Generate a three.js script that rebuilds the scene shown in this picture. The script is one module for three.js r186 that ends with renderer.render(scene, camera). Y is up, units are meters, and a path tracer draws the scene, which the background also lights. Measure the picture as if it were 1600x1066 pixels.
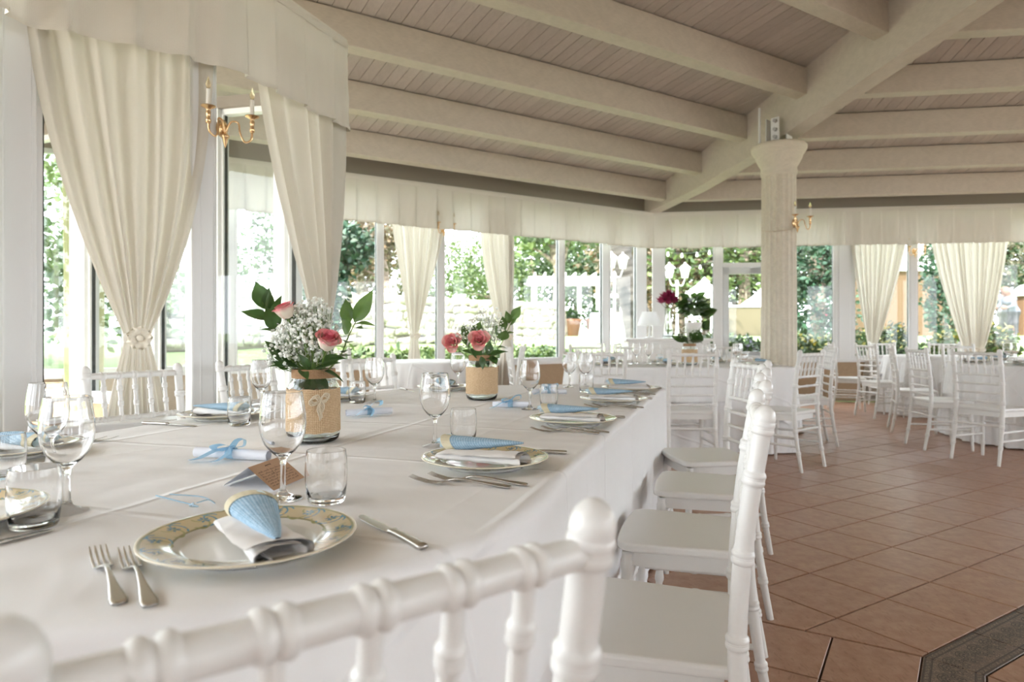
import * as THREE from 'three';
import { mergeGeometries, mergeVertices } from 'three/addons/utils/BufferGeometryUtils.js';
import { RoundedBoxGeometry } from 'three/addons/geometries/RoundedBoxGeometry.js';
import { MarchingCubes } from 'three/addons/objects/MarchingCubes.js';
import { createNoise2D, createNoise3D } from 'simplex-noise';

// ---------- camera, sky, sun, exposure ----------
const scene = new THREE.Scene();
const camera = new THREE.PerspectiveCamera(54.05, 1600 / 1066, 0.05, 300);
camera.position.set(0, 1.06, 0);
camera.lookAt(0, 1.06, -10);
camera.setViewOffset(1600, 1066, 0, 13, 1600, 1066);   // a little lens shift keeps the uprights upright
camera.focus = 1.75;
camera.userData.fStop = 4.5;
const renderer = new THREE.WebGLRenderer({ antialias: true });
renderer.toneMapping = THREE.LinearToneMapping;
renderer.toneMappingExposure = 2.6;
renderer.shadowMap.enabled = true;
scene.background = new THREE.Color(0.935, 0.965, 1.03);
scene.backgroundIntensity = 3.2;
const sun = new THREE.DirectionalLight(new THREE.Color(1.0, 0.94, 0.84), 6.5);
sun.position.set(-16, 30, 12); sun.target.position.set(2, 0, -10);
sun.castShadow = true; sun.shadow.radius = 2;
Object.assign(sun.shadow.camera, { left: -35, right: 35, top: 35, bottom: -35, near: 1, far: 90 });
sun.shadow.mapSize.set(2048, 2048);
scene.add(sun, sun.target);

// ---------- helpers ----------
function rng(seed) { let a = seed >>> 0; return () => { a = (a + 0x6D2B79F5) >>> 0; let t = a; t = Math.imul(t ^ (t >>> 15), t | 1); t ^= t + Math.imul(t ^ (t >>> 7), t | 61); return ((t ^ (t >>> 14)) >>> 0) / 4294967296; }; }
const R = rng(7);
const rr = (a, b) => a + (b - a) * R();
const n2 = createNoise2D(rng(11)), n3 = createNoise3D(rng(12));
// plan coordinates: X to the right, D ahead of the camera's foot point, height up
const V = (X, Y, D) => new THREE.Vector3(X, Y, -D);
const yaw = (fx, fd) => Math.atan2(fx, -fd);            // turns local +z to the plan direction (fx, fd)
const used = new Map();
function numbered(n) { const k = used.get(n) ?? 0; used.set(n, k + 1); return k ? n + '_' + String(k).padStart(3, '0') : n; }
function shadow(o) { o.castShadow = o.receiveShadow = true; return o; }
function part(name, geo, mat, parent) { const m = shadow(new THREE.Mesh(geo, mat)); m.name = name; parent.add(m); return m; }
function tag(o, label, category, group) { o.userData.label = label; o.userData.category = category; if (group) o.userData.group = group; return o; }
function thing(name, label, category, group) { const g = new THREE.Group(); g.name = numbered(name); scene.add(g); return tag(g, label, category, group); }
function solo(name, geo, mat, label, category, group) { const m = shadow(new THREE.Mesh(geo, mat)); m.name = numbered(name); scene.add(m); return tag(m, label, category, group); }
function structure(name) { const g = new THREE.Group(); g.name = name; g.userData.kind = 'structure'; scene.add(g); return g; }
function copy(src, label, group) { const c = src.clone(); c.name = numbered(src.name.replace(/_\d{3}$/, '')); c.userData = { ...src.userData, label }; if (group) c.userData.group = group; scene.add(c); return c; }
const merged = (...g) => mergeGeometries(g.flat().map((x) => { const y = x.index ? x.toNonIndexed() : x; for (const k of Object.keys(y.attributes)) if (!['position', 'normal', 'uv'].includes(k)) y.deleteAttribute(k); if (!y.attributes.uv) y.setAttribute('uv', new THREE.BufferAttribute(new Float32Array(y.attributes.position.count * 2), 2)); return y; }));

// boxes with uv in metres
function box(w, h, d, x = 0, y = 0, z = 0, r = 0) {
  const g = r ? new RoundedBoxGeometry(w, h, d, 2, r) : new THREE.BoxGeometry(w, h, d);
  if (!r) { const uv = g.attributes.uv, s = [[d, h], [d, h], [w, d], [w, d], [w, h], [w, h]]; for (let i = 0; i < 24; i++) uv.setXY(i, uv.getX(i) * s[i >> 2][0], uv.getY(i) * s[i >> 2][1]); }
  return g.translate(x, y, z);
}
// a beam whose top centre line runs from p to q
function beam(p, q, w, h, r = 0.008) {
  const L = p.distanceTo(q), g = r ? new RoundedBoxGeometry(w, h, L, 1, r) : new THREE.BoxGeometry(w, h, L);
  const uv = g.attributes.uv, ps = g.attributes.position;
  for (let i = 0; i < uv.count; i++) uv.setXY(i, ps.getZ(i), ps.getX(i) + ps.getY(i));
  g.translate(0, -h / 2, 0);
  const m = new THREE.Object3D(); m.position.copy(p).lerp(q, 0.5); m.lookAt(q); m.updateMatrix();
  return g.applyMatrix4(m.matrix);
}
// tube along points; rad(t, i) gives the radius; flat caps
function sweep(pts, rad, seg = 8, sq = 1, upv) {
  const n = pts.length, pos = [], uv = [], idx = [];
  const T = pts.map((p, i) => pts[Math.min(n - 1, i + 1)].clone().sub(pts[Math.max(0, i - 1)]).normalize());
  let N = upv ? upv.clone() : (Math.abs(T[0].y) < 0.9 ? new THREE.Vector3(0, 1, 0) : new THREE.Vector3(1, 0, 0));
  let len = 0;
  for (let i = 0; i < n; i++) {
    N.sub(T[i].clone().multiplyScalar(N.dot(T[i]))).normalize();
    const B = T[i].clone().cross(N), r = typeof rad === 'function' ? rad(i / (n - 1), i) : Array.isArray(rad) ? rad[i] : rad;
    if (i) len += pts[i].distanceTo(pts[i - 1]);
    for (let k = 0; k <= seg; k++) {
      const a = k / seg * Math.PI * 2, v = pts[i].clone().addScaledVector(N, Math.cos(a) * r * sq).addScaledVector(B, Math.sin(a) * r);
      pos.push(v.x, v.y, v.z); uv.push(k / seg * 0.1, len);
    }
  }
  for (let i = 0; i < n - 1; i++) for (let k = 0; k < seg; k++) { const a = i * (seg + 1) + k, b = a + seg + 1; idx.push(a, a + 1, b, a + 1, b + 1, b); }
  for (const [i, f] of [[0, 1], [n - 1, 0]]) {
    const c = pos.length / 3; pos.push(pts[i].x, pts[i].y, pts[i].z); uv.push(0, 0);
    for (let k = 0; k < seg; k++) { const a = i * (seg + 1) + k; f ? idx.push(c, a + 1, a) : idx.push(c, a, a + 1); }
  }
  const g = new THREE.BufferGeometry();
  g.setAttribute('position', new THREE.Float32BufferAttribute(pos, 3)); g.setAttribute('uv', new THREE.Float32BufferAttribute(uv, 2)); g.setIndex(idx);
  g.computeVertexNormals(); const NN = g.attributes.normal; for (let i = 0; i < n; i++) { const a = i * (seg + 1), b = a + seg, s = new THREE.Vector3(NN.getX(a) + NN.getX(b), NN.getY(a) + NN.getY(b), NN.getZ(a) + NN.getZ(b)).normalize(); NN.setXYZ(a, s.x, s.y, s.z); NN.setXYZ(b, s.x, s.y, s.z); }
  return g;
}
// loft of ellipses along z: stations [z, x, y, rx, ry]
function loft(st, seg = 10) {
  const pos = [], idx = [], n = st.length;
  for (const [z, x, y, rx, ry] of st) for (let k = 0; k < seg; k++) { const a = k / seg * Math.PI * 2, c = Math.cos(a), s = Math.sin(a); pos.push(x + rx * Math.sign(c) * Math.abs(c) ** 0.7, y + ry * Math.sign(s) * Math.abs(s) ** 0.7, z); }
  for (let i = 0; i < n - 1; i++) for (let k = 0; k < seg; k++) { const a = i * seg + k, b = i * seg + (k + 1) % seg; idx.push(a, b, a + seg, b, b + seg, a + seg); }
  for (let k = 1; k < seg - 1; k++) { idx.push(0, k + 1, k); const o = (n - 1) * seg; idx.push(o, o + k, o + k + 1); }
  const g = new THREE.BufferGeometry(); g.setAttribute('position', new THREE.Float32BufferAttribute(pos, 3)); g.setIndex(idx); g.computeVertexNormals(); return g;
}
// grid surface f(u, v) -> [x, y, z], uv in the given size
function surf(nu, nv, f, su = 1, sv = 1, closed = false) {
  const pos = [], uv = [], idx = [];
  for (let j = 0; j <= nv; j++) for (let i = 0; i <= nu; i++) { pos.push(...f(i / nu, j / nv)); uv.push(i / nu * su, j / nv * sv); }
  for (let j = 0; j < nv; j++) for (let i = 0; i < nu; i++) { const a = j * (nu + 1) + i, b = a + nu + 1; idx.push(a, b, a + 1, a + 1, b, b + 1); }
  const g = new THREE.BufferGeometry(); g.setAttribute('position', new THREE.Float32BufferAttribute(pos, 3)); g.setAttribute('uv', new THREE.Float32BufferAttribute(uv, 2)); g.setIndex(idx);
  g.computeVertexNormals();
  if (closed) { const N = g.attributes.normal; for (let j = 0; j <= nv; j++) { const a = j * (nu + 1), b = a + nu; const s = new THREE.Vector3(N.getX(a) + N.getX(b), N.getY(a) + N.getY(b), N.getZ(a) + N.getZ(b)).normalize(); N.setXYZ(a, s.x, s.y, s.z); N.setXYZ(b, s.x, s.y, s.z); } }
  return g;
}
const lathe = (p, seg = 40) => new THREE.LatheGeometry(p.map(([x, y]) => new THREE.Vector2(x, y)), seg);
const smoothPts = (p, n) => new THREE.CatmullRomCurve3(p.map((q) => new THREE.Vector3(q[0], q[1], q[2] ?? 0))).getPoints(n);
const lerp = (a, b, t) => a + (b - a) * t, clamp = (x, a = 0, b = 1) => Math.min(b, Math.max(a, x)), sm = (a, b, x) => { const t = clamp((x - a) / (b - a)); return t * t * (3 - 2 * t); };

// ---------- textures ----------
function tex(w, h, f, srgb = true) {
  const d = new Uint8Array(w * h * 4);
  for (let y = 0; y < h; y++) for (let x = 0; x < w; x++) { const c = f(x / w, y / h), o = (y * w + x) * 4; if (typeof c === 'number') d[o] = d[o + 1] = d[o + 2] = clamp(c) * 255; else for (let k = 0; k < 3; k++) d[o + k] = clamp(c[k]) * 255; d[o + 3] = 255; }
  const t = new THREE.DataTexture(d, w, h); t.wrapS = t.wrapT = THREE.RepeatWrapping; t.magFilter = THREE.LinearFilter; t.minFilter = THREE.LinearMipmapLinearFilter; t.generateMipmaps = true; if (srgb) t.colorSpace = THREE.SRGBColorSpace; t.needsUpdate = true; return t;
}
const rep = (t, a, b = a) => { const c = t.clone(); c.repeat.set(a, b); c.needsUpdate = true; return c; };
// tileable noise: sampled on a torus
function tn(u, v, f, k = 0) { const a = u * Math.PI * 2, b = v * Math.PI * 2, q = f / (Math.PI * 2); return n3(Math.cos(a) * q + k * 7.3 + Math.sin(b) * q * 0.7, Math.sin(a) * q + Math.cos(b) * q * 0.9, Math.sin(b) * q + k * 3.1 + Math.cos(a) * q * 0.3); }
const linenBump = tex(256, 256, (u, v) => { const a = Math.sin(u * Math.PI * 2 * 48 + tn(u, v, 6) * 1.5), b = Math.sin(v * Math.PI * 2 * 48 + tn(u, v, 6, 2) * 1.5); return 0.5 + 0.2 * a * (a > b ? 1 : 0.4) + 0.2 * b + 0.1 * tn(u, v, 20, 1); }, false);
const woodGrain = tex(512, 128, (u, v) => 0.5 + 0.25 * tn(u, v, 5) * Math.sin(v * 60 + tn(u, v, 4, 3) * 5) + 0.12 * n2(u * 30, v * 220), false);
const paintWood = tex(512, 128, (u, v) => { const g = 0.95 + 0.022 * n2(u * 14, v * 90) + 0.015 * tn(u, v, 8, 4); return [g, g * 0.985, g * 0.955]; });
const wrinkle = tex(1024, 1024, (u, v) => {      // four metres a side: press folds of the cloth, soft rumples
  let h = 0.42 + 0.1 * n2(u * 7, v * 26) + 0.08 * n2(u * 30 + 5, v * 8) + 0.03 * tn(u, v, 60, 5) + 0.1 * (1 - Math.abs(n2(u * 3 + 9, v * 9))) ** 8;
  for (const [t, k] of [[u, 7], [v, 6]]) { const f = ((t * k) % 1) - 0.5, w = 0.0035 * k; h += (f > -w && f < w) ? 0.28 * (1 - Math.abs(f) / w) : 0; }
  return h;
}, false);
const burlap = (c1, c2, k) => tex(256, 256, (u, v) => { const a = Math.sin(u * Math.PI * 2 * k + 0.6 * tn(u, v, 9)), b = Math.sin(v * Math.PI * 2 * k + 0.6 * tn(u, v, 9, 2)); const t = clamp(0.5 + 0.28 * Math.max(a, b) + 0.2 * Math.min(a, b) + 0.18 * tn(u, v, 14, 3)); return c1.map((x, i) => lerp(x, c2[i], t)); });
const burlapBump = tex(256, 256, (u, v) => { const a = Math.sin(u * Math.PI * 2 * 20), b = Math.sin(v * Math.PI * 2 * 20); return 0.5 + 0.3 * Math.max(a, b) + 0.15 * Math.min(a, b); }, false);
const terraces = [0, 1, 2, 3].map((k) => tex(256, 256, (u, v) => {
  const m = 0.5 + 0.28 * n2(u * 3 + k * 9, v * 3) + 0.17 * n2(u * 9, v * 9 + k * 5) + 0.1 * n2(u * 30 + k, v * 30), s = n2(u * 22 + k * 4, v * 5) > 0.62 ? -0.05 : 0;
  return [0.735 + 0.1 * (m - 0.5) + s, 0.575 + 0.12 * (m - 0.5) + s, 0.475 + 0.12 * (m - 0.5) + s];
}));
const plasterTex = tex(256, 256, (u, v) => { const g = 0.93 + 0.015 * tn(u, v, 12) + 0.025 * tn(u, v, 60, 2); return [g, g * 0.97, g * 0.92]; });
const barkTex = tex(128, 256, (u, v) => { const g = 0.5 + 0.3 * n2(u * 14, v * 5) + 0.2 * n2(u * 30, v * 22); return [0.42 * g + 0.3, 0.4 * g + 0.26, 0.38 * g + 0.22]; });
const grassTex = tex(256, 256, (u, v) => { const g = 0.5 + 0.35 * tn(u, v, 30) + 0.2 * tn(u, v, 80, 2); return [0.36 + 0.2 * g, 0.46 + 0.16 * g, 0.28 + 0.14 * g]; });

// ---------- materials ----------
const std = (o) => new THREE.MeshStandardMaterial(o), phy = (o) => new THREE.MeshPhysicalMaterial(o);
const lin = (r, g, b) => new THREE.Color().setRGB(r, g, b);
const M = {
  chair: phy({ color: lin(0.82, 0.81, 0.78), roughness: 0.32, clearcoat: 0.3, clearcoatRoughness: 0.25 }),
  cloth: phy({ color: lin(0.9, 0.895, 0.89), roughness: 0.85, bumpMap: wrinkle, bumpScale: 0.016, sheen: 0.2, sheenRoughness: 0.6 }),
  clothPlain: phy({ color: lin(0.82, 0.8, 0.78), roughness: 0.88, bumpMap: linenBump, bumpScale: 0.0006 }),
  curtain: phy({ color: lin(0.73, 0.685, 0.61), roughness: 1, transmission: 0.38, thickness: 0, bumpMap: rep(linenBump, 3), bumpScale: 0.0008, side: THREE.DoubleSide }),
  valance: phy({ color: lin(0.78, 0.74, 0.66), roughness: 1, transmission: 0.14, thickness: 0, bumpMap: rep(linenBump, 3), bumpScale: 0.0012, side: THREE.DoubleSide }),
  curtainOlive: phy({ color: lin(0.62, 0.6, 0.36), roughness: 1, transmission: 0.45, thickness: 0, side: THREE.DoubleSide }),
  frame: std({ color: lin(0.76, 0.76, 0.75), roughness: 0.4 }),
  gasket: std({ color: lin(0.03, 0.035, 0.035), roughness: 0.6 }),
  pane: phy({ color: lin(0.93, 0.965, 0.96), roughness: 0, transmission: 1, thickness: 0, ior: 1.5 }),
  dado: std({ color: lin(0.5, 0.39, 0.28), roughness: 0.75, map: plasterTex }),
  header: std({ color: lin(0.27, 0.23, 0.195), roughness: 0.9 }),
  plaster: std({ color: lin(0.82, 0.79, 0.75), roughness: 0.8, map: plasterTex }),
  beam: std({ color: lin(0.67, 0.615, 0.565), roughness: 0.6, map: paintWood, bumpMap: woodGrain, bumpScale: 0.0004 }),
  column: std({ color: lin(0.84, 0.82, 0.76), roughness: 0.7, map: plasterTex }),
  boards: [0.95, 1.0, 1.05, 0.98].map((k) => std({ color: lin(0.6 * k, 0.555 * k, 0.535 * k), roughness: 0.6, map: paintWood, bumpMap: woodGrain, bumpScale: 0.001 })),
  roofBack: std({ color: lin(0.12, 0.09, 0.07), roughness: 1 }),
  grout: std({ color: lin(0.1, 0.055, 0.035), roughness: 0.95 }),
  tiles: terraces.map((t) => std({ map: t, color: lin(0.84, 0.82, 0.8), roughness: 0.34 })),
  glass: phy({ color: lin(1, 1, 1), roughness: 0, transmission: 1, thickness: 0.01, ior: 1.47 }),
  jarGlass: phy({ color: lin(0.97, 1, 0.98), roughness: 0, transmission: 1, thickness: 0.01, ior: 1.47 }),
  steel: std({ color: lin(0.5, 0.475, 0.44), metalness: 1, roughness: 0.26 }),
  zinc: std({ color: lin(0.5, 0.5, 0.5), metalness: 1, roughness: 0.45 }),
  brass: std({ color: lin(0.83, 0.58, 0.33), metalness: 1, roughness: 0.22 }),
  napkin: phy({ color: lin(0.86, 0.84, 0.82), roughness: 0.9, bumpMap: rep(linenBump, 12), bumpScale: 0.0003, side: THREE.DoubleSide }),
  napkinEdge: std({ color: lin(0.6, 0.5, 0.42), roughness: 0.95, side: THREE.DoubleSide }),
  blueJute: std({ map: burlap([0.46, 0.61, 0.72], [0.76, 0.85, 0.91], 36), bumpMap: burlapBump, bumpScale: 0.0006, roughness: 0.9, side: THREE.DoubleSide }),
  creamTrim: std({ color: lin(0.72, 0.66, 0.48), roughness: 0.95, bumpMap: burlapBump, bumpScale: 0.0006 }),
  tulle: phy({ color: lin(0.7, 0.85, 0.93), roughness: 1, transmission: 0.4, thickness: 0, side: THREE.DoubleSide }),
  ribbon: phy({ color: lin(0.45, 0.68, 0.84), roughness: 0.7, transmission: 0.3, thickness: 0, side: THREE.DoubleSide }),
  paper: std({ color: lin(0.8, 0.82, 0.88), roughness: 0.8, side: THREE.DoubleSide }),
  jute: std({ map: burlap([0.68, 0.55, 0.41], [0.9, 0.8, 0.66], 20), bumpMap: burlapBump, bumpScale: 0.0008, roughness: 0.95, side: THREE.DoubleSide }),
  juteBand: std({ map: burlap([0.55, 0.42, 0.31], [0.72, 0.58, 0.44], 30), bumpMap: burlapBump, bumpScale: 0.0004, roughness: 0.95, side: THREE.DoubleSide }),
  twine: std({ color: lin(0.68, 0.58, 0.44), roughness: 0.95 }),
  leafDark: phy({ color: lin(0.055, 0.12, 0.025), roughness: 0.42, transmission: 0.2, thickness: 0, side: THREE.DoubleSide }),
  leafMid: phy({ color: lin(0.11, 0.2, 0.045), roughness: 0.42, transmission: 0.25, thickness: 0, side: THREE.DoubleSide }),
  stem: std({ color: lin(0.15, 0.24, 0.05), roughness: 0.6 }),
  gyp: phy({ color: lin(0.85, 0.86, 0.8), roughness: 0.9 }),
  petals: phy({ color: lin(1, 1, 1), vertexColors: true, roughness: 0.7, transmission: 0.15, thickness: 0, side: THREE.DoubleSide }),
  petalCream: std({ color: lin(0.84, 0.78, 0.66), roughness: 0.9, side: THREE.DoubleSide }),
  candle: std({ color: lin(0.85, 0.82, 0.74), roughness: 0.5 }),
  bulb: phy({ color: lin(1, 0.86, 0.6), roughness: 0.05, transmission: 0.85, thickness: 0.01 }),
  white: std({ color: lin(0.84, 0.84, 0.82), roughness: 0.55 }),
  shade: phy({ color: lin(0.85, 0.85, 0.84), roughness: 1, transmission: 0.4, thickness: 0, side: THREE.DoubleSide }),
  stone: [[0.6, 0.585, 0.56], [0.68, 0.67, 0.65], [0.48, 0.47, 0.45], [0.55, 0.54, 0.52]].map((c) => std({ color: lin(...c), roughness: 0.95, map: plasterTex })),
  bark: std({ map: barkTex, roughness: 0.95 }), barkGrey: std({ map: barkTex, color: lin(0.3, 0.33, 0.38), roughness: 0.95 }),
  grass: std({ map: grassTex, roughness: 1 }), paving: std({ color: lin(0.42, 0.41, 0.38), roughness: 0.9, map: plasterTex }),
  terracotta: std({ color: lin(0.24, 0.11, 0.06), roughness: 0.9 }),
  leafI: phy({ color: lin(1, 1, 1), roughness: 0.6, transmission: 0.35, thickness: 0, side: THREE.DoubleSide }),
};
// ---------- room plan ----------
const dA = [0.8453, 0.5343], dB = [0.99, -0.1435];           // along the two back walls
const K = [2.24, 10.63];                                      // corner where they meet
const onA = (t, d = 0) => [K[0] - dA[0] * t + dA[1] * d, K[1] - dA[1] * t - dA[0] * d];    // t to the left of the corner, d into the room
const onB = (t, d = 0) => [K[0] + dB[0] * t + dB[1] * d, K[1] + dB[1] * t - dB[0] * d];
const ceilY = (d) => 3.23 + 0.14 * d;
const SILL = 0.65, HEAD = 2.86;
// ---------- floor: terracotta tiles with grout gaps, a patterned border band ----------
{
  const floor = structure('floor');
  const poly = [[-6.4, 5.3], [2.24, 10.75], [14.2, 9.0], [10, -6], [2, -8], [-3, -5], [-2.9, 1], [-2.2, 2.9], [-1.5, 3.4], [-1.2, 4.4], [-1.8, 5.3], [-3.0, 5.7]];
  const sh = new THREE.Shape(poly.map(([x, d]) => new THREE.Vector2(x, d)));
  const slab = new THREE.ExtrudeGeometry(sh, { depth: 0.12, bevelEnabled: false }).rotateX(-Math.PI / 2).translate(0, -0.126, 0);
  part('grout_bed', slab, M.grout, floor);
  const clip = (p, a, b, c) => { const o = []; for (let i = 0; i < p.length; i++) { const q = p[i], r = p[(i + 1) % p.length], s = a * q[0] + b * q[1] - c, t = a * r[0] + b * r[1] - c; if (s >= 0) o.push(q); if (s * t < 0) { const k = s / (s - t); o.push([lerp(q[0], r[0], k), lerp(q[1], r[1], k)]); } } return o; };
  const inside = (x, d) => { let c = false; for (let i = 0, j = poly.length - 1; i < poly.length; j = i++) { const [xi, yi] = poly[i], [xj, yj] = poly[j]; if (yi > d !== yj > d && x < (xj - xi) * (d - yi) / (yj - yi) + xi) c = !c; } return c; };
  const prism = (p, uvo) => { const g = new THREE.ExtrudeGeometry(new THREE.Shape(p.map(([x, d]) => new THREE.Vector2(x, d))), { depth: 0.006, bevelEnabled: true, bevelThickness: 0.0015, bevelSize: 0.0015, bevelOffset: -0.0015, bevelSegments: 1 }).rotateX(-Math.PI / 2).translate(0, -0.0075, 0); const uv = g.attributes.uv; for (let i = 0; i < uv.count; i++) uv.setXY(i, uv.getX(i) / 0.333 + uvo[0], uv.getY(i) / 0.333 + uvo[1]); return g; };
  const C0 = [1.347, 2.189], e1 = [0.8453, 0.5343], e2 = [-0.566, -0.824], ln = [0.43, -0.267], BW = 0.165;
  const nl = [0.527, 0.85];                              // above the cut line that runs left from the band's corner
  const n1 = [-0.5343, 0.8453];                          // above the band's upper edge
  const nr = [0.824, -0.566];                            // to the right of the band's second side
  const regions = [
    { dir: dA, halves: [[nl, 0.006], [n1, 0.006]], org: [1.491, 2.665] },
    { dir: [0.85, -0.527], halves: [[[-nl[0], -nl[1]], 0.006], [[-nr[0], -nr[1]], 0.006]], org: [1.118, 2.332] },
    { dir: dA, halves: [[[-n1[0], -n1[1]], BW + 0.006], [nr, BW + 0.006]], org: [1.491, 2.665] },
  ];
  const S = 0.336, gp = 0.0035, all = [];
  const fullGeo = prism([[gp, gp], [S - gp, gp], [S - gp, S - gp], [gp, S - gp]], [0, 0]);
  for (const { dir, halves, org } of regions) {
    const u = dir, v = [-dir[1], dir[0]];
    for (let i = -34; i < 34; i++) for (let j = -34; j < 34; j++) {
      const P = (a, b) => [org[0] + u[0] * a + v[0] * b, org[1] + u[1] * a + v[1] * b];
      const c = P((i + 0.5) * S, (j + 0.5) * S);
      if (!inside(...c)) continue;
      let q = [P(i * S + gp, j * S + gp), P((i + 1) * S - gp, j * S + gp), P((i + 1) * S - gp, (j + 1) * S - gp), P(i * S + gp, (j + 1) * S - gp)];
      let cut = false;
      for (const [n, off] of halves) { const k = n[0] * C0[0] + n[1] * C0[1] + off; if (q.some((p) => n[0] * p[0] + n[1] * p[1] < k)) cut = true; q = clip(q, n[0], n[1], k); }
      if (q.length < 3) continue;
      const o = P(i * S, j * S), px = c[0] / c[1];
      const seen = c[1] > 1.7 && px < 0.8 && px > 0.34 && c[0] > 0.75;
      all.push({ q, cut, o, ang: Math.atan2(u[1], u[0]), seen, d: Math.hypot(...c), k: Math.floor(R() * 4), f: Math.floor(R() * 4) });
    }
  }
  all.sort((a, b) => (b.seen - a.seen) || a.d - b.d);
  const rest = [[], [], [], []];
  all.forEach((t, n) => {
    let g;
    if (t.cut) g = prism(t.q, [R(), R()]);
    if (n < 295 && t.seen) {
      const m = part('tile', t.cut ? g : fullGeo, M.tiles[t.k], floor);
      if (!t.cut) { m.position.set(t.o[0], 0, -t.o[1]); m.rotation.y = t.ang; }
    } else { if (!t.cut) g = fullGeo.clone().rotateY(t.ang).translate(t.o[0], 0, -t.o[1]); rest[t.k].push(g); }
  });
  rest.forEach((r, k) => { if (r.length) part('far_tiles', merged(r), M.tiles[k], floor).userData.kind = 'stuff'; });
  // band of dark patterned tiles
  const cv = document.createElement('canvas'); cv.width = 512; cv.height = 256; const c = cv.getContext('2d');
  c.fillStyle = '#6b5a4d'; c.fillRect(0, 0, 512, 256); const q = rng(5);
  for (let i = 0; i < 2600; i++) { c.fillStyle = ['#4a3d36', '#8d7a68', '#5b4c42', '#a08a76'][Math.floor(q() * 4)]; c.fillRect(q() * 512, q() * 256, 2 + q() * 4, 2 + q() * 4); }
  c.strokeStyle = '#33261f'; c.lineWidth = 5; for (const y of [8, 40, 216, 248]) { c.beginPath(); c.moveTo(0, y); c.lineTo(512, y); c.stroke(); }
  c.lineWidth = 3; for (let x = 0; x < 512; x += 64) { for (const [a, b] of [[8, 40], [216, 248]]) { c.strokeStyle = '#3a2a22'; c.strokeRect(x + 4, a + 5, 56, b - a - 10); c.beginPath(); c.moveTo(x + 20, a + 5); c.lineTo(x + 40, b - 5); c.stroke(); } }
  for (const x of [64, 192, 320, 448]) { c.strokeStyle = '#2e231d'; c.lineWidth = 4; for (let r = 14; r < 64; r += 16) { c.beginPath(); c.arc(x, 128, r, 0.4 * r, 0.4 * r + 4.6); c.stroke(); } for (let a = 0; a < 6.2; a += 0.785) { c.beginPath(); c.ellipse(x + 40 * Math.cos(a), 128 + 40 * Math.sin(a), 16, 8, a, 0, 7); c.stroke(); } }
  const bt = new THREE.CanvasTexture(cv); bt.colorSpace = THREE.SRGBColorSpace; bt.wrapS = bt.wrapT = THREE.RepeatWrapping;
  const bm = std({ map: bt, roughness: 0.4 });
  for (const [e, n, count, s0] of [[e1, [-n1[0], -n1[1]], 12, 0], [e2, nr, 6, 0]]) for (let k = 0; k < count; k++) {
    const mit = [e1[0] - e2[0], e1[1] - e2[1]], sg = e === e1 ? 1 : -1;
    let p = [[k * 0.333 - (k ? 0 : 0.3) + 0.002, 0], [(k + 1) * 0.333 - 0.002, 0], [(k + 1) * 0.333 - 0.002, BW], [k * 0.333 - (k ? 0 : 0.3) + 0.002, BW]].map(([a, b]) => [C0[0] + e[0] * a + n[0] * b, C0[1] + e[1] * a + n[1] * b]);
    p = clip(p, sg * mit[0], sg * mit[1], sg * (mit[0] * C0[0] + mit[1] * C0[1]) + 0.002);
    if (p.length < 3) continue;
    const g = prism(p, [0, 0]), ps = g.attributes.position, uv = g.attributes.uv;
    for (let i = 0; i < uv.count; i++) { const x = ps.getX(i) - C0[0], d = -ps.getZ(i) - C0[1]; uv.setXY(i, (x * e[0] + d * e[1]) / 0.333, (x * n[0] + d * n[1]) / BW); }
    part('border_tile', g, bm, floor);
  }
}
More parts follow.
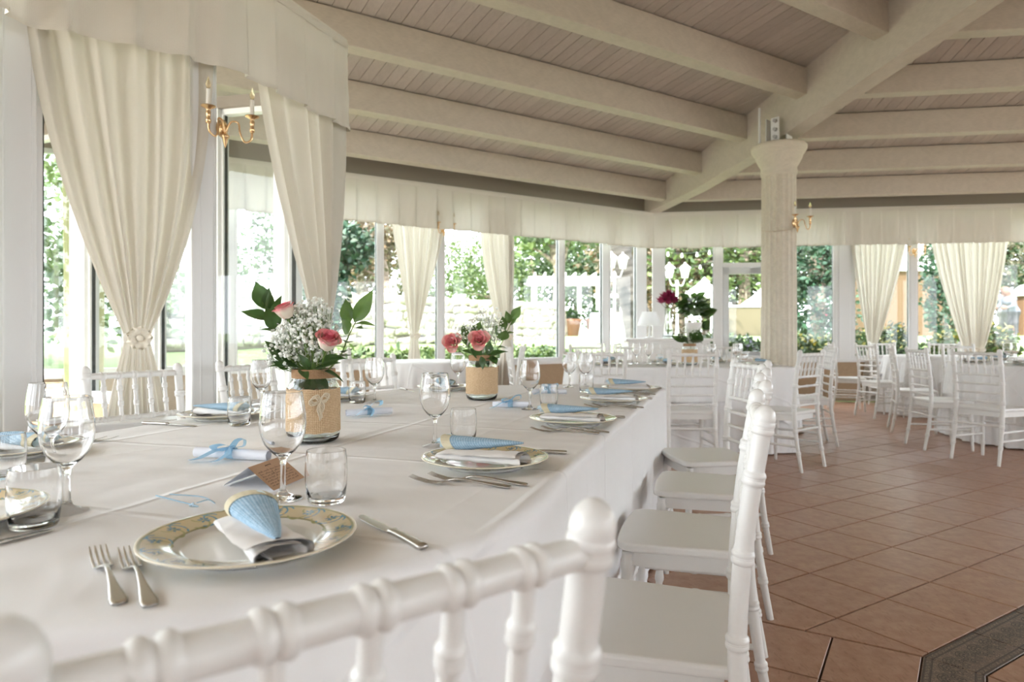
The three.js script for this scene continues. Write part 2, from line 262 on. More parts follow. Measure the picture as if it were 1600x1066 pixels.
// ---------- ceiling: boards, purlins, hip beam ----------
{
  const ceiling = structure('ceiling');
  const hipT = 0.369, apexD = 8.44, apexT = 3.11, endT = 9.8;
  const at = { A: onA, B: onB };
  const limit = (t) => t < apexT ? t / hipT : (endT - t) / (endT - apexT) * apexD;
  for (const side of ['A', 'B']) {
    const on = at[side], bw = 0.115;
    for (let k = 0; k < Math.floor(endT / bw); k++) {
      const t0 = k * bw + 0.0025, t1 = (k + 1) * bw - 0.0025, a = limit(t0), b = limit(t1);
      if (Math.max(a, b) < 0.06) continue;
      const lift = rr(-0.0012, 0.0012), pt = (t, d, h) => { const [x, z] = on(t, d); return [x, ceilY(d) + h + lift, -z]; };
      const c = [pt(t0, -0.3, 0), pt(t1, -0.3, 0), pt(t1, b, 0), pt(t0, a, 0), pt(t0, -0.3, 0.015), pt(t1, -0.3, 0.015), pt(t1, b, 0.015), pt(t0, a, 0.015)];
      const faces = [[0, 1, 2, 3], [7, 6, 5, 4], [0, 4, 5, 1], [1, 5, 6, 2], [2, 6, 7, 3], [3, 7, 4, 0]], pos = [], uv = [];
      const off = R() * 3;
      for (const f of faces) for (const i of [0, 1, 2, 0, 2, 3]) { const v = c[f[i]]; pos.push(...v); const x = v[0] - K[0], d = -v[2] - K[1], e = side === 'A' ? dA : dB; uv.push(off + (e[1] * x - e[0] * d), (e[0] * x + e[1] * d) * 2 + k * 0.37 + v[1] * (f[0] === 0 && f[1] === 1 ? 0 : 1)); }
      const g = new THREE.BufferGeometry(); g.setAttribute('position', new THREE.Float32BufferAttribute(pos, 3)); g.setAttribute('uv', new THREE.Float32BufferAttribute(uv, 2)); g.computeVertexNormals();
      part('board', g, M.boards[Math.floor(R() * 4)], ceiling);
    }
    for (let k = 0; k < 8; k++) {
      const d = 0.54 + 1.02 * k, [x0, z0] = on(hipT * d - 0.02, d), tl = endT - d / apexD * (endT - apexT), [x1, z1] = on(tl, d);
      if (tl > hipT * d + 0.2) part('purlin', beam(V(x0, ceilY(d), z0), V(x1, ceilY(d), z1), 0.16, 0.27), M.beam, ceiling);
    }
  }
  const hip = (s) => { const d = 0.938 * s; return V(K[0] + 0.209 * s, ceilY(d) + 0.01, K[1] - 0.978 * s); };
  {
    const pos = [], uv = [], st = [[-0.1, 2.96], [1.5, 3.0], [3.3, 3.13], [9, 3.13 + 0.131 * 5.7]], ring = st.map(([s, b]) => { const p = hip(s), nx = 0.978 * 0.1, nz = -0.209 * 0.1; return [[p.x - nx, p.y, p.z - nz], [p.x + nx, p.y, p.z + nz], [p.x + nx, b, p.z + nz], [p.x - nx, b, p.z - nz]].map((v) => [...v, s]); });
    const q4 = (a, b, c, d, w) => { for (const [i, v] of [[a, 0], [b, 0], [c, 1], [a, 0], [c, 1], [d, 1]]) { pos.push(i[0], i[1], i[2]); uv.push(i[3], v * w + i[1]); } };
    for (let i = 0; i < 3; i++) for (let k = 0; k < 4; k++) q4(ring[i][k], ring[i + 1][k], ring[i + 1][(k + 1) % 4], ring[i][(k + 1) % 4], 0.2);
    q4(ring[0][3], ring[0][2], ring[0][1], ring[0][0], 0.2);
    const g = new THREE.BufferGeometry(); g.setAttribute('position', new THREE.Float32BufferAttribute(pos, 3)); g.setAttribute('uv', new THREE.Float32BufferAttribute(uv, 2)); g.computeVertexNormals(); part('hip_beam', g, M.beam, ceiling);
  }
  const ap = hip(9), apex = [ap.x, -ap.z], eA = onA(endT), eB = onB(endT);
  part('hip_beam', beam(V(eA[0], 3.24, eA[1]), V(apex[0], ceilY(apexD), apex[1]), 0.2, 0.5, 0.012), M.beam, ceiling);
  part('hip_beam', beam(V(eB[0], 3.24, eB[1]), V(apex[0], ceilY(apexD), apex[1]), 0.2, 0.5, 0.012), M.beam, ceiling);
  // the other roof slopes, and a weatherproof layer above all of them
  const ring = [onA(0, -0.3), onA(endT, -0.3), [-4.4, 1.0], [-3.6, -5], [2, -8.4], [10.5, -6.4], onB(endT, -0.3)];
  const tri = (h) => { const pos = [], uv = []; for (let i = 0; i < ring.length; i++) { const a = ring[i], b = ring[(i + 1) % ring.length]; for (const [p, y] of [[a, 3.19], [b, 3.19], [apex, ceilY(apexD)]]) { pos.push(p[0], y + h, -p[1]); uv.push(p[0], p[1]); } } return [pos, uv]; };
  const mk = ([pos, uv], from = 0, to = 1e9) => { const g = new THREE.BufferGeometry(); g.setAttribute('position', new THREE.Float32BufferAttribute(pos.slice(from * 9, to * 9), 3)); g.setAttribute('uv', new THREE.Float32BufferAttribute(uv.slice(from * 6, to * 6), 2)); g.computeVertexNormals(); return g; };
  const roof = part('roof_deck', merged(mk(tri(0.05)), mk(tri(0.14))), M.roofBack, ceiling);
  part('rear_slope', mk(tri(0.02), 1, 6), M.boards[1], ceiling);
}
// ---------- column under the hip ----------
{
  const c = thing('column', 'white fluted column with moulded capital under the diagonal beam', 'column');
  c.position.copy(V(2.88, 0, 7.22));
  const shaft = surf(216, 24, (u, v) => { const a = u * Math.PI * 2, y = lerp(0.22, 2.78, v), f = Math.abs(Math.sin(a * 9)), r = (0.187 - 0.012 * v) - 0.014 * f * sm(0, 0.03, v) * (1 - sm(0.97, 1, v)); return [Math.cos(a) * r, y, -Math.sin(a) * r]; }, 1.1, 2.6, true);
  part('shaft', shaft, M.column, c);
  part('capital', lathe([[0.172, 2.74], [0.185, 2.76], [0.19, 2.79], [0.183, 2.81], [0.185, 2.84], [0.205, 2.87], [0.235, 2.93], [0.245, 2.97], [0.262, 2.985], [0.265, 3.0], [0.275, 3.005], [0.285, 3.03], [0.285, 3.06], [0.27, 3.075], [0.0, 3.08]], 56), M.column, c);
  part('base', merged(lathe([[0.0, 0.0], [0.25, 0.0], [0.25, 0.08], [0.235, 0.085], [0.24, 0.12], [0.225, 0.15], [0.2, 0.16], [0.2, 0.2], [0.186, 0.23]], 48)), M.column, c);
  const br = thing('beam_bracket', 'grey steel plate with three bolts and a rod above the column capital', 'bracket');
  br.position.copy(V(2.88, 3.08, 7.22)); br.rotation.y = yaw(-0.75, -0.66);
  part('plate', box(0.012, 0.3, 0.12, 0.115, 0.15, 0), M.frame, br);
  part('plate', box(0.012, 0.3, 0.12, -0.115, 0.15, 0), M.frame, br);
  part('plate', box(0.09, 0.26, 0.01, 0.04, 0.13, 0.16), M.frame, br);
  for (const y of [0.05, 0.13, 0.22]) part('bolt', new THREE.CylinderGeometry(0.02, 0.022, 0.035, 6).rotateX(Math.PI / 2).translate(0.05, y, 0.182), M.zinc, br);
  part('rod', new THREE.CylinderGeometry(0.014, 0.014, 0.4, 10).translate(-0.13, 0.2, 0.17), M.frame, br);
}
// ---------- glazed walls ----------
let winNo = 0;
// wall from p to q (plan), outward normal n; bays: list of [s0, s1] panes, everything between is post
function glazedWall(name, p, q, bays, o = {}) {
  const L = Math.hypot(q[0] - p[0], q[1] - p[1]), e = [(q[0] - p[0]) / L, (q[1] - p[1]) / L], w = structure(name), th = o.th ?? 0.14, top = o.top ?? 3.22, dado = o.sill ?? SILL, off = o.off ?? 0.17;
  const side = o.side ?? 1, n = [-e[1] * side, e[0] * side];
  const place = (g) => { const m = new THREE.Matrix4().makeRotationY(Math.atan2(e[1], e[0])); m.setPosition(p[0] + n[0] * off, 0, -(p[1] + n[1] * off)); return g.applyMatrix4(m); };
  if (dado > 0.1) part('dado', place(box(L, dado - 0.04, th, L / 2, (dado - 0.04) / 2, 0)), M.dado, w);
  part('window_sill', place(box(L, 0.05, th + 0.06, L / 2, dado - 0.02, 0, 0.006)), M.frame, w);
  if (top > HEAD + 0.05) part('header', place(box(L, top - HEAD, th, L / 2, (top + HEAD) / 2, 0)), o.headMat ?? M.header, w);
  const edges = [0, ...bays.flat(), L];
  for (let i = 0; i < edges.length; i += 2) { const a = edges[i], b = edges[i + 1]; if (b - a > 0.005) { part('post', place(box(b - a, HEAD - dado, th, (a + b) / 2, (HEAD + dado) / 2, 0, 0.006)), M.frame, w); if (b - a > 0.22) part('post_cover', place(box((b - a) * 0.6, HEAD - dado, th + 0.03, (a + b) / 2, (HEAD + dado) / 2, 0, 0.006)), M.frame, w); } }
  bays.forEach(([a, b], i) => {
    const g = structure('window_' + (++winNo)), f = 0.022, y0 = dado + 0.005, y1 = HEAD;
    part('window_frame', place(merged(box(f, y1 - y0, 0.07, a + f / 2, (y0 + y1) / 2, 0), box(f, y1 - y0, 0.07, b - f / 2, (y0 + y1) / 2, 0), box(b - a, 0.045, 0.07, (a + b) / 2, y0 + 0.022, 0), box(b - a, 0.045, 0.07, (a + b) / 2, y1 - 0.022, 0))), M.frame, g);
    part('gasket', place(merged(box(0.006, y1 - y0 - 0.09, 0.03, a + f + 0.002, (y0 + y1) / 2, 0), box(0.006, y1 - y0 - 0.09, 0.03, b - f - 0.002, (y0 + y1) / 2, 0))), M.gasket, g);
    const gl = new THREE.PlaneGeometry(b - a - 2 * f, y1 - y0 - 0.09).translate((a + b) / 2, (y0 + y1) / 2, 0);
    part('pane', place(gl), M.pane, g);
    if (o.extra) o.extra(i, g, place, a, b);
  });
  return { place, e, n };
}
const evenBays = (L, w = 1.25, post = 0.14) => { const k = Math.max(1, Math.round(L / w)), s = (L - post) / k; return Array.from({ length: k }, (_, i) => [post + i * s, (i + 1) * s]); };
// back wall on the left; s runs from the corner to the left
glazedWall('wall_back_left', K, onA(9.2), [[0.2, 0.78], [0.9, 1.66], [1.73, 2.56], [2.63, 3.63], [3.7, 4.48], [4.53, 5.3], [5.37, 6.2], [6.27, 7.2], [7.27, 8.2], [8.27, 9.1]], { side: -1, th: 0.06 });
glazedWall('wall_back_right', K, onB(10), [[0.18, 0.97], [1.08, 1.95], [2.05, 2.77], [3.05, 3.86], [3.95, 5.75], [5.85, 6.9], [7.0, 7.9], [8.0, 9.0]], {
  side: 1, th: 0.08, extra: (i, g, place, a, b) => {
    if (i !== 1) return;                                   // garden door with a transom
    part('transom_bar', place(box(b - a, 0.07, 0.09, (a + b) / 2, 2.13, 0)), M.frame, g);
    part('door_leaf_frame', place(merged(box(0.09, 2.08, 0.06, a + 0.07, 1.06, -0.03), box(0.09, 2.08, 0.06, b - 0.07, 1.06, -0.03), box(b - a - 0.06, 0.1, 0.06, (a + b) / 2, 2.04, -0.03), box(b - a - 0.06, 0.12, 0.06, (a + b) / 2, 0.7, -0.03))), M.frame, g);
    part('handle', place(merged(box(0.02, 0.12, 0.02, b - 0.06, 1.05, -0.08), box(0.1, 0.018, 0.018, b - 0.1, 1.08, -0.09))), M.zinc, g);
  },
});
// stepped glazing on the left, tall panes
const P0 = [-2.1, 2.9], P1 = [-1.45, 3.35], P2 = [-1.08, 4.36], P3 = [-1.75, 5.3], P4 = [-3.0, 5.6], P5 = onA(8.1), W1 = [-2.75, -1.5], W2 = [-1.6, -5.3], W3 = [3, -7], W4 = [9, -5], W5 = onB(10);
glazedWall('wall_left', W1, P0, [[0.1, 1.05], [1.19, 2.15], [2.29, 3.3], [3.44, 4.4]], { side: 1, off: 0.19, top: 2.95, headMat: M.frame, sill: 0.6 });
glazedWall('wall_left_bay', P0, P1, [[0.03, 0.75]], { side: 1, off: 0.19, th: 0.1, top: 2.95, headMat: M.frame, sill: 0.6, extra: (i, g, place, a, b) => part('gasket', place(box(0.012, 2.2, 0.05, b - 0.01, 1.75, 0.0)), M.gasket, g) });
glazedWall('wall_left_side', P1, P2, [[0.1, 0.98]], { side: 1, off: 0.19, th: 0.1, top: 2.95, headMat: M.frame, sill: 0.6 });
glazedWall('wall_porch', [-1.26, 4.5], P3, evenBays(0.93), { side: 1, off: 0.02, top: 2.95, headMat: M.header, sill: 0.6 });
glazedWall('wall_porch_rear', P3, P4, [[0.1, 0.6], [0.72, 1.2]], { side: 1, off: 0.02, top: 2.95, headMat: M.header, sill: 0.35 });
glazedWall('wall_porch_side', P4, P5, [[0.12, 0.75], [0.95, 1.6]], { side: 1, off: 0.02, top: 2.95, headMat: M.header, sill: 0.5 });
// the corner post of the bay, as one sees it between the two tall panes
{
  const w = structure('trim_1');
  for (const [P, n] of [[P0, [-0.75, 0.66]], [P1, [-0.85, 0.53]]]) part('corner_post', new RoundedBoxGeometry(0.11, 2.35, 0.11, 2, 0.01).rotateY(0.75).translate(P[0] + n[0] * 0.19, 0.6 + 1.175, -(P[1] + n[1] * 0.19)), M.frame, w);
  part('ledge', beam(V(-2.05, 0.66, 2.83), V(-1.45, 0.66, 3.26), 0.16, 0.04), M.frame, w);
}
for (const [nm, a, b, k] of [['wall_rear_left', W2, W1, 3], ['wall_rear', W3, W2, 3], ['wall_rear_right', W4, W3, 3], ['wall_right', W5, W4, 1]]) { const L = Math.hypot(b[0] - a[0], b[1] - a[1]); glazedWall(nm, a, b, evenBays(L).filter((_, i) => k === 1 || i % k === 1), { side: 1, off: 0.1 }); }
// ---------- valances ----------
function valance(path, y0, y1, label, endReturn) {
  // path: plan points (room side of the wall); box pleats along it
  const t = thing('curtain_valance', label, 'valance', 'pleated cream valances');
  const pts = []; let acc = 0;
  for (let i = 0; i < path.length - 1; i++) { const a = path[i], b = path[i + 1], L = Math.hypot(b[0] - a[0], b[1] - a[1]); const k = Math.max(2, Math.ceil(L / 0.015)); for (let j = i ? 1 : 0; j <= k; j++) pts.push([lerp(a[0], b[0], j / k), lerp(a[1], b[1], j / k), acc + L * j / k]); acc += L; }
  // soften corners
  for (let s = 0; s < 4; s++) for (let i = 1; i < pts.length - 1; i++) { pts[i][0] = (pts[i - 1][0] + pts[i][0] * 2 + pts[i + 1][0]) / 4; pts[i][1] = (pts[i - 1][1] + pts[i][1] * 2 + pts[i + 1][1]) / 4; }
  const N = pts.length - 1, seed = rr(0, 50), pl = 0.26;
  const nrm = pts.map((p, i) => { const a = pts[Math.max(0, i - 1)], b = pts[Math.min(N, i + 1)], l = Math.hypot(b[0] - a[0], b[1] - a[1]) || 1; return [(b[1] - a[1]) / l, -(b[0] - a[0]) / l]; });
  const at = (i, v) => {
    const [x, z, s] = pts[i], ph = (s + 0.03 * n2(s * 2, seed)) / pl, f = ph - Math.floor(ph), k = Math.floor(ph);
    const pleat = (f < 0.06 ? lerp(0.026, -0.008, f / 0.06) : lerp(-0.008, 0.026, (f - 0.06) / 0.94));
    const flare = pleat * lerp(0.35, 1.3, v) + 0.02 * v * n2(s * 3.1, seed + 7) + 0.008 * v * n2(s * 11, v * 2 + seed);
    const hem = 0.008 * n2(k * 1.7, seed + 3) + 0.006 * Math.sin(f * Math.PI);
    return [x + nrm[i][0] * flare, lerp(y1, y0 - hem, v), -(z + nrm[i][1] * flare)];
  };
  part('skirt', surf(N, 10, (u, v) => at(Math.round(u * N), v), acc, y1 - y0), M.valance, t);
  part('hem', merged(surf(N, 2, (u, v) => { const i = Math.round(u * N), p = at(i, 1 - 0.035 * (1 - v)); return [p[0] + nrm[i][0] * 0.004, p[1], p[2] - nrm[i][1] * 0.004]; }, acc, 0.03)), M.valance, t);
  part('heading', surf(N, 3, (u, v) => { const i = Math.round(u * N), [x, z] = pts[i], o = [0.008, 0.014, 0.014, 0.008][Math.round(v * 3)]; return [x + nrm[i][0] * o, y1 + 0.02 - 0.06 * v, -(z + nrm[i][1] * o)]; }, acc, 0.06), M.valance, t);
  return t;
}
const VB = 2.4, VT = 2.95;
valance([W1[0] + 0.02, W1[1]].length ? [[-2.42, 0.2], P0, P1, P2, [-1.12, 4.5]] : [], VB, VT, 'large pleated cream valance over the tall glazing at the near left', true);
valance([onA(7.2), onA(0)], VB, VT, 'long pleated cream valance over the garden windows behind the jars');
valance([onB(0), onB(9)], VB, VT, 'pleated cream valance over the windows beyond the column');

// ---------- curtains tied in the middle ----------
// plan points a, b: ends of the heading; tie: fraction along; widths in metres
function curtain(a, b, o, label) {
  const t = thing('curtain', label, 'curtain', 'tied cream curtains');
  const L = Math.hypot(b[0] - a[0], b[1] - a[1]), e = [(b[0] - a[0]) / L, (b[1] - a[1]) / L], n = [e[1], -e[0]];
  t.position.set(a[0], 0, -a[1]); t.rotation.y = Math.atan2(e[1], e[0]);
  const top = o.top ?? 2.75, tieY = o.tieY, bot = o.bot ?? 0.02, wt = o.wt ?? 0.07, wb = o.wb ?? 0.3, tx = o.tie * L, pl = o.pleats ?? 11, sd = rr(0, 99), p1 = o.pl ?? 1.7, p2 = o.pr ?? 1.7;
  const f = (u, v) => {
    const y = lerp(top, bot, v); let xl, xr, amp;
    if (y > tieY) { const s = (top - y) / (top - tieY); xl = lerp(0, tx - wt / 2, s ** p1); xr = lerp(L, tx + wt / 2, s ** p2); amp = lerp(0.034, 0.026, s); }
    else { const s = clamp((tieY - y) / (tieY - bot)), k = 1 - (1 - s) ** 2.2; xl = tx - lerp(wt, wb, k) / 2; xr = tx + lerp(wt, wb, k) / 2; amp = lerp(0.02, 0.035, k); }
    const near = Math.exp(-(((y - tieY) / 0.07) ** 2)), uu = u + 0.02 * n2(u * 4, sd);
    const x = lerp(xl, xr, uu) , ph = u * pl * Math.PI * 2 + 1.3 * n2(u * 3, y * 0.35 + sd), w = (xr - xl);
    const z = (amp * (1 - 0.6 * near)) * (Math.sin(ph) + 0.22 * Math.sin(ph * 1.63 + 1 + y)) * clamp(w * 3.2, 0.35, 1) + 0.03 * Math.sin(Math.PI * u) * (1 - near) + near * 0.03 * Math.sin(Math.PI * u) + (o.z ?? 0);
    return [x, y, z];
  };
  part('drape', surf(Math.round(pl * 16), 70, f, L * 1.6, top - bot), o.mat ?? M.curtain, t);
  if (o.noTie) return t;
  const band = part('tieback', new THREE.TorusGeometry(1, 0.22, 10, 28).scale(wt * 0.62, 0.05, 0.05).rotateX(Math.PI / 2).scale(1, 1, 1).translate(tx, tieY, o.z ?? 0), M.curtain, t);
  band.geometry = surf(28, 6, (u, v) => { const a2 = u * Math.PI * 2, bl = Math.sin(v * Math.PI); return [tx + Math.cos(a2) * (wt * 0.55 + 0.006 * bl), tieY + (v - 0.5) * 0.045, (o.z ?? 0) + 0.01 + Math.sin(a2) * (0.04 + 0.006 * bl)]; }, 0.3, 0.05, true);
  const k = o.rose ?? 0.045, rose = part('rosette', new THREE.SphereGeometry(k * 0.28, 12, 8).scale(1, 1, 0.6).translate(tx, tieY, (o.z ?? 0) + 0.105), M.petalCream, t);
  for (let i = 0; i < 9; i++) { const an = i / 9 * Math.PI * 2; part('petal', surf(6, 5, (u, v) => { const r = k * (0.2 + 0.8 * v), w = k * 0.5 * Math.sin(Math.PI * clamp(v * 0.85 + 0.12)), q = (u - 0.5) * 2 * w; return [tx + Math.cos(an) * r - Math.sin(an) * q, tieY + Math.sin(an) * r + Math.cos(an) * q, (o.z ?? 0) + 0.085 + 0.02 * v * (1 - v) * 4 + 0.016 * Math.sin(u * 7 + i * 2) * v + (i % 2) * 0.008]; }), M.petalCream, rose); }
  return t;
}
const plus = (p, n, k) => [p[0] + n[0] * k, p[1] + n[1] * k];
const nA = [-dA[1], dA[0]], nB = [-dB[1], dB[0]], nL2 = [-0.569, 0.822], nL3 = [-0.939, 0.344];
curtain(plus([-2.12, 2.89], nL2, 0.12), plus([-1.47, 3.34], nL2, 0.12), { tie: 0.57, tieY: 1.035, wt: 0.1, wb: 0.34, pleats: 6.4, pl: 1.75, pr: 2.6, rose: 0.058 }, 'big cream curtain tied with a fabric rosette, nearest at the left');
curtain(plus([-1.33, 3.64], nL3, 0.11), plus([-1.03, 4.44], nL3, 0.11), { tie: 0.74, tieY: 1.02, wt: 0.1, wb: 0.4, pleats: 5.6, pl: 1.5, pr: 2.4 }, 'cream curtain hanging behind the large flower jar');
curtain(plus(onA(4.42), nA, 0.1), plus(onA(3.6), nA, 0.1), { tie: 0.43, tieY: 1.02, wt: 0.1, wb: 0.26, pleats: 9, pl: 1.15, pr: 1.25 }, 'white curtain tied between the garden windows above the side table');
curtain(plus(onA(3.12), nA, 0.1), plus(onA(2.56), nA, 0.1), { tie: 0.78, tieY: 1.0, wt: 0.12, wb: 0.3, pleats: 7, pl: 2, pr: 2 }, 'narrow cream curtain beside the wide white post behind the second jar');
curtain(plus(onB(2.96), nB, 0.1), plus(onB(3.86), nB, 0.1), { tie: 0.38, tieY: 0.83, wt: 0.12, wb: 0.3, pleats: 10, pl: 1.25, pr: 1.3 }, 'cream curtain tied into a narrow waist right of the column');
curtain(plus(onB(4.1), nB, 0.1), plus(onB(5.24), nB, 0.1), { tie: 0.55, tieY: 0.8, wt: 0.3, wb: 0.42, pleats: 13, pl: 1.35, pr: 1.5 }, 'wide cream curtain at the far right window');
{ const a = plus(P4, [-0.86, 0.4], 0.86), b = plus(P4, [-0.86, 0.4], 1.5); curtain(plus(a, [-0.43, -0.9], -0.12), plus(b, [-0.43, -0.9], -0.12), { tie: 0.5, tieY: 0.4, wt: 0.5, wb: 0.5, noTie: true, mat: M.curtainOlive, pleats: 8, top: 2.8, bot: 0.45 }, 'olive curtain seen through the near left pane'); }
// ---------- wall sconces ----------
function makeSconce(label) {
  const s = thing('wall_sconce', label, 'sconce', 'brass candle sconces');
  part('backplate', merged(lathe([[0, -0.012], [0.03, -0.012], [0.032, 0], [0.02, 0.012], [0.018, 0.02], [0, 0.022]], 24).rotateX(Math.PI / 2).scale(1, 1.5, 1), lathe([[0, -0.11], [0.004, -0.1], [0.012, -0.075], [0.014, -0.062], [0.02, -0.055], [0.022, -0.045], [0.01, -0.036], [0, -0.03]], 20).translate(0, 0, 0.035)), M.brass, s);
  for (const d of [-1, 1]) {
    const arm = smoothPts([[0, -0.03, 0.03], [d * 0.025, 0.028, 0.05], [d * 0.05, 0.025, 0.07], [d * 0.055, -0.03, 0.085], [d * 0.075, -0.075, 0.095], [d * 0.105, -0.06, 0.1], [d * 0.112, -0.015, 0.1]], 34);
    part('arm', sweep(arm, (t) => 0.0065 - 0.002 * Math.sin(t * Math.PI), 8), M.brass, s);
    part('candle_cup', lathe([[0, -0.02], [0.012, -0.018], [0.013, 0], [0.009, 0.005], [0.011, 0.02], [0.013, 0.035], [0.009, 0.045], [0.014, 0.052], [0.034, 0.062], [0.036, 0.066], [0.012, 0.064], [0, 0.064]], 22).translate(d * 0.112, 0, 0.1), M.brass, s);
    part('candle_tube', new THREE.CylinderGeometry(0.0105, 0.0105, 0.085, 16).translate(d * 0.112, 0.107, 0.1), M.candle, s);
    part('flame_bulb', lathe([[0, 0], [0.008, 0.002], [0.013, 0.018], [0.012, 0.03], [0.005, 0.05], [0.002, 0.062], [0, 0.066]], 14).translate(d * 0.112, 0.15, 0.1), M.bulb, s);
  }
  return s;
}
const sc = makeSconce('gold two-arm candle sconce on the near left post between two curtains');
function putSconce(s, p, y, f) { s.position.set(p[0], y, -p[1]); s.rotation.set(0, yaw(...f), 0); return s; }
putSconce(sc, plus([-1.43, 3.4], [0.72, -0.69], -0.1), 2.12, [0.72, -0.69]);
putSconce(copy(sc, 'gold sconce half hidden by the valance beside the tied white curtain'), onA(3.66, -0.1), 2.42, [dA[1], -dA[0]]);
putSconce(copy(sc, 'gold candle sconce fixed to the fluted column'), [2.88 + 0.11, 7.22 - 0.15], 2.22, [0.45, -0.89]);
putSconce(copy(sc, 'gold sconce between the two cream curtains at the far right'), onB(3.9, -0.1), 2.3, [dB[1], -dB[0]]);
solo('sconce_cable', sweep(Array.from({ length: 14 }, (_, i) => { const a = lerp(-0.1, 1.9, i / 13); return V(2.88 - 0.188 * Math.cos(a + 0.2), 2.16 - 0.03 * Math.sin(i / 13 * Math.PI), 7.22 - 0.188 * Math.sin(a + 0.2)); }), 0.004, 6), M.twine, 'thin cable wrapped round the fluted column to its sconce', 'cable');

// ---------- tables and cloths ----------
const tu = [0.309, 0.951], tv = [-0.951, 0.309], TC = [-0.683, 1.417];
function clothGeo(out, c, top, drop, fold, seed, dropFn, wave = 1) {
  // out: closed plan outline (array of [x, d]); rings on the top, a rolled edge, then the hanging part
  const n = out.length, P = 0.02; let per = 0; const S = out.map((p, i) => { const q = out[(i + n - 1) % n]; if (i) per += Math.hypot(p[0] - q[0], p[1] - q[1]); return per; });
  const nor = out.map((p, i) => { const a = out[(i + n - 1) % n], b = out[(i + 1) % n], l = Math.hypot(b[0] - a[0], b[1] - a[1]); return [(b[1] - a[1]) / l, -(b[0] - a[0]) / l]; });
  let area = 0; for (let i = 0; i < n; i++) { const a = out[i], b = out[(i + 1) % n]; area += a[0] * b[1] - b[0] * a[1]; } const sg = area > 0 ? 1 : -1;
  const rows = []; const NT = 26;
  for (let k = 0; k <= NT; k++) rows.push((i) => { const f = (k / NT) ** 0.8, p = out[i], x = lerp(c[0], p[0], f) - (k === NT ? 0 : 0), d = lerp(c[1], p[1], f); return [x - sg * nor[i][0] * P * f, top + 0.0012 * n2(x * 5 + seed, d * 5), d - sg * nor[i][1] * P * f, x, d]; });
  for (let k = 1; k <= 5; k++) rows.push((i) => { const a = k / 5 * Math.PI / 2, o = P * (Math.sin(a) - 1), p = out[i]; return [p[0] + sg * nor[i][0] * o, top - P * (1 - Math.cos(a)), p[1] + sg * nor[i][1] * o, p[0] + sg * nor[i][0] * (k * 0.004), p[1] + sg * nor[i][1] * (k * 0.004)]; });
  const ND = 22;
  for (let k = 1; k <= ND; k++) rows.push((i) => {
    const v = k / ND, s = S[i] / per, a = s * Math.PI * 2, H = dropFn ? dropFn(a, i) : drop, y = top - P - v * (H - P);
    const w = Math.cos(a) * 3.1, z = Math.sin(a) * 3.1;
    const fo = fold * v ** 0.9 * (0.55 + 0.75 * Math.sin(S[i] * 9 * wave + 2.4 * n2(w, z + seed)) + 0.5 * Math.sin(S[i] * 21 * wave + 2 * n2(w * 1.7, z * 1.7 + seed)) * v + 0.5 * n2(w * 2, z * 2 + seed)) + 0.012 * v;
    return [out[i][0] + sg * nor[i][0] * fo, y, out[i][1] + sg * nor[i][1] * fo, out[i][0] + sg * nor[i][0] * (0.02 + v * H), out[i][1] + sg * nor[i][1] * (0.02 + v * H)];
  });
  const pos = [], uv = [], idx = [];
  for (const r of rows) for (let i = 0; i < n; i++) { const [x, y, d, u, w] = r(i); pos.push(x, y, -d); uv.push((u * tu[0] + w * tu[1]) / 4, (u * tv[0] + w * tv[1]) / 4); }
  for (let j = 0; j < rows.length - 1; j++) for (let i = 0; i < n; i++) { const a = j * n + i, b = j * n + (i + 1) % n; sg > 0 ? idx.push(a, a + n, b, b, a + n, b + n) : idx.push(a, b, a + n, b, b + n, a + n); }
  const g = new THREE.BufferGeometry(); g.setAttribute('position', new THREE.Float32BufferAttribute(pos, 3)); g.setAttribute('uv', new THREE.Float32BufferAttribute(uv, 2)); g.setIndex(idx); g.computeVertexNormals(); return g;
}
function rectOutline(x0, x1, d0, d1, r, per = 0.03) { const s = new THREE.Shape(); s.moveTo(x0 + r, d0).lineTo(x1 - r, d0).absarc(x1 - r, d0 + r, r, -Math.PI / 2, 0).lineTo(x1, d1 - r).absarc(x1 - r, d1 - r, r, 0, Math.PI / 2).lineTo(x0 + r, d1).absarc(x0 + r, d1 - r, r, Math.PI / 2, Math.PI).lineTo(x0, d0 + r).absarc(x0 + r, d0 + r, r, Math.PI, Math.PI * 1.5); const k = Math.round(s.getLength() / per), p = s.getSpacedPoints(k); p.pop(); return p.map((v) => [v.x, v.y]); }
const circleOutline = (x, d, r, n = 180) => Array.from({ length: n }, (_, i) => [x + r * Math.cos(i / n * Math.PI * 2), d + r * Math.sin(i / n * Math.PI * 2)]);
const TOP = 0.755;
function tableUnder(out, c, label) {
  const t = thing('dining_table', label, 'table'); t.position.set(c[0], 0, -c[1]);
  const sh = new THREE.Shape(out.map(([x, d]) => new THREE.Vector2((x - c[0]) * 0.975, (d - c[1]) * 0.975)));
  part('tabletop', new THREE.ExtrudeGeometry(sh, { depth: 0.025, bevelEnabled: false }).rotateX(-Math.PI / 2).translate(0, TOP - 0.034, 0), M.white, t);
  const n = out.length; for (const k of [0.12, 0.37, 0.62, 0.87]) { const p = out[Math.floor(k * n)]; part('leg', new THREE.CylinderGeometry(0.02, 0.02, TOP - 0.04, 12).translate((p[0] - c[0]) * 0.8, (TOP - 0.04) / 2, -(p[1] - c[1]) * 0.8), M.zinc, t); }
}
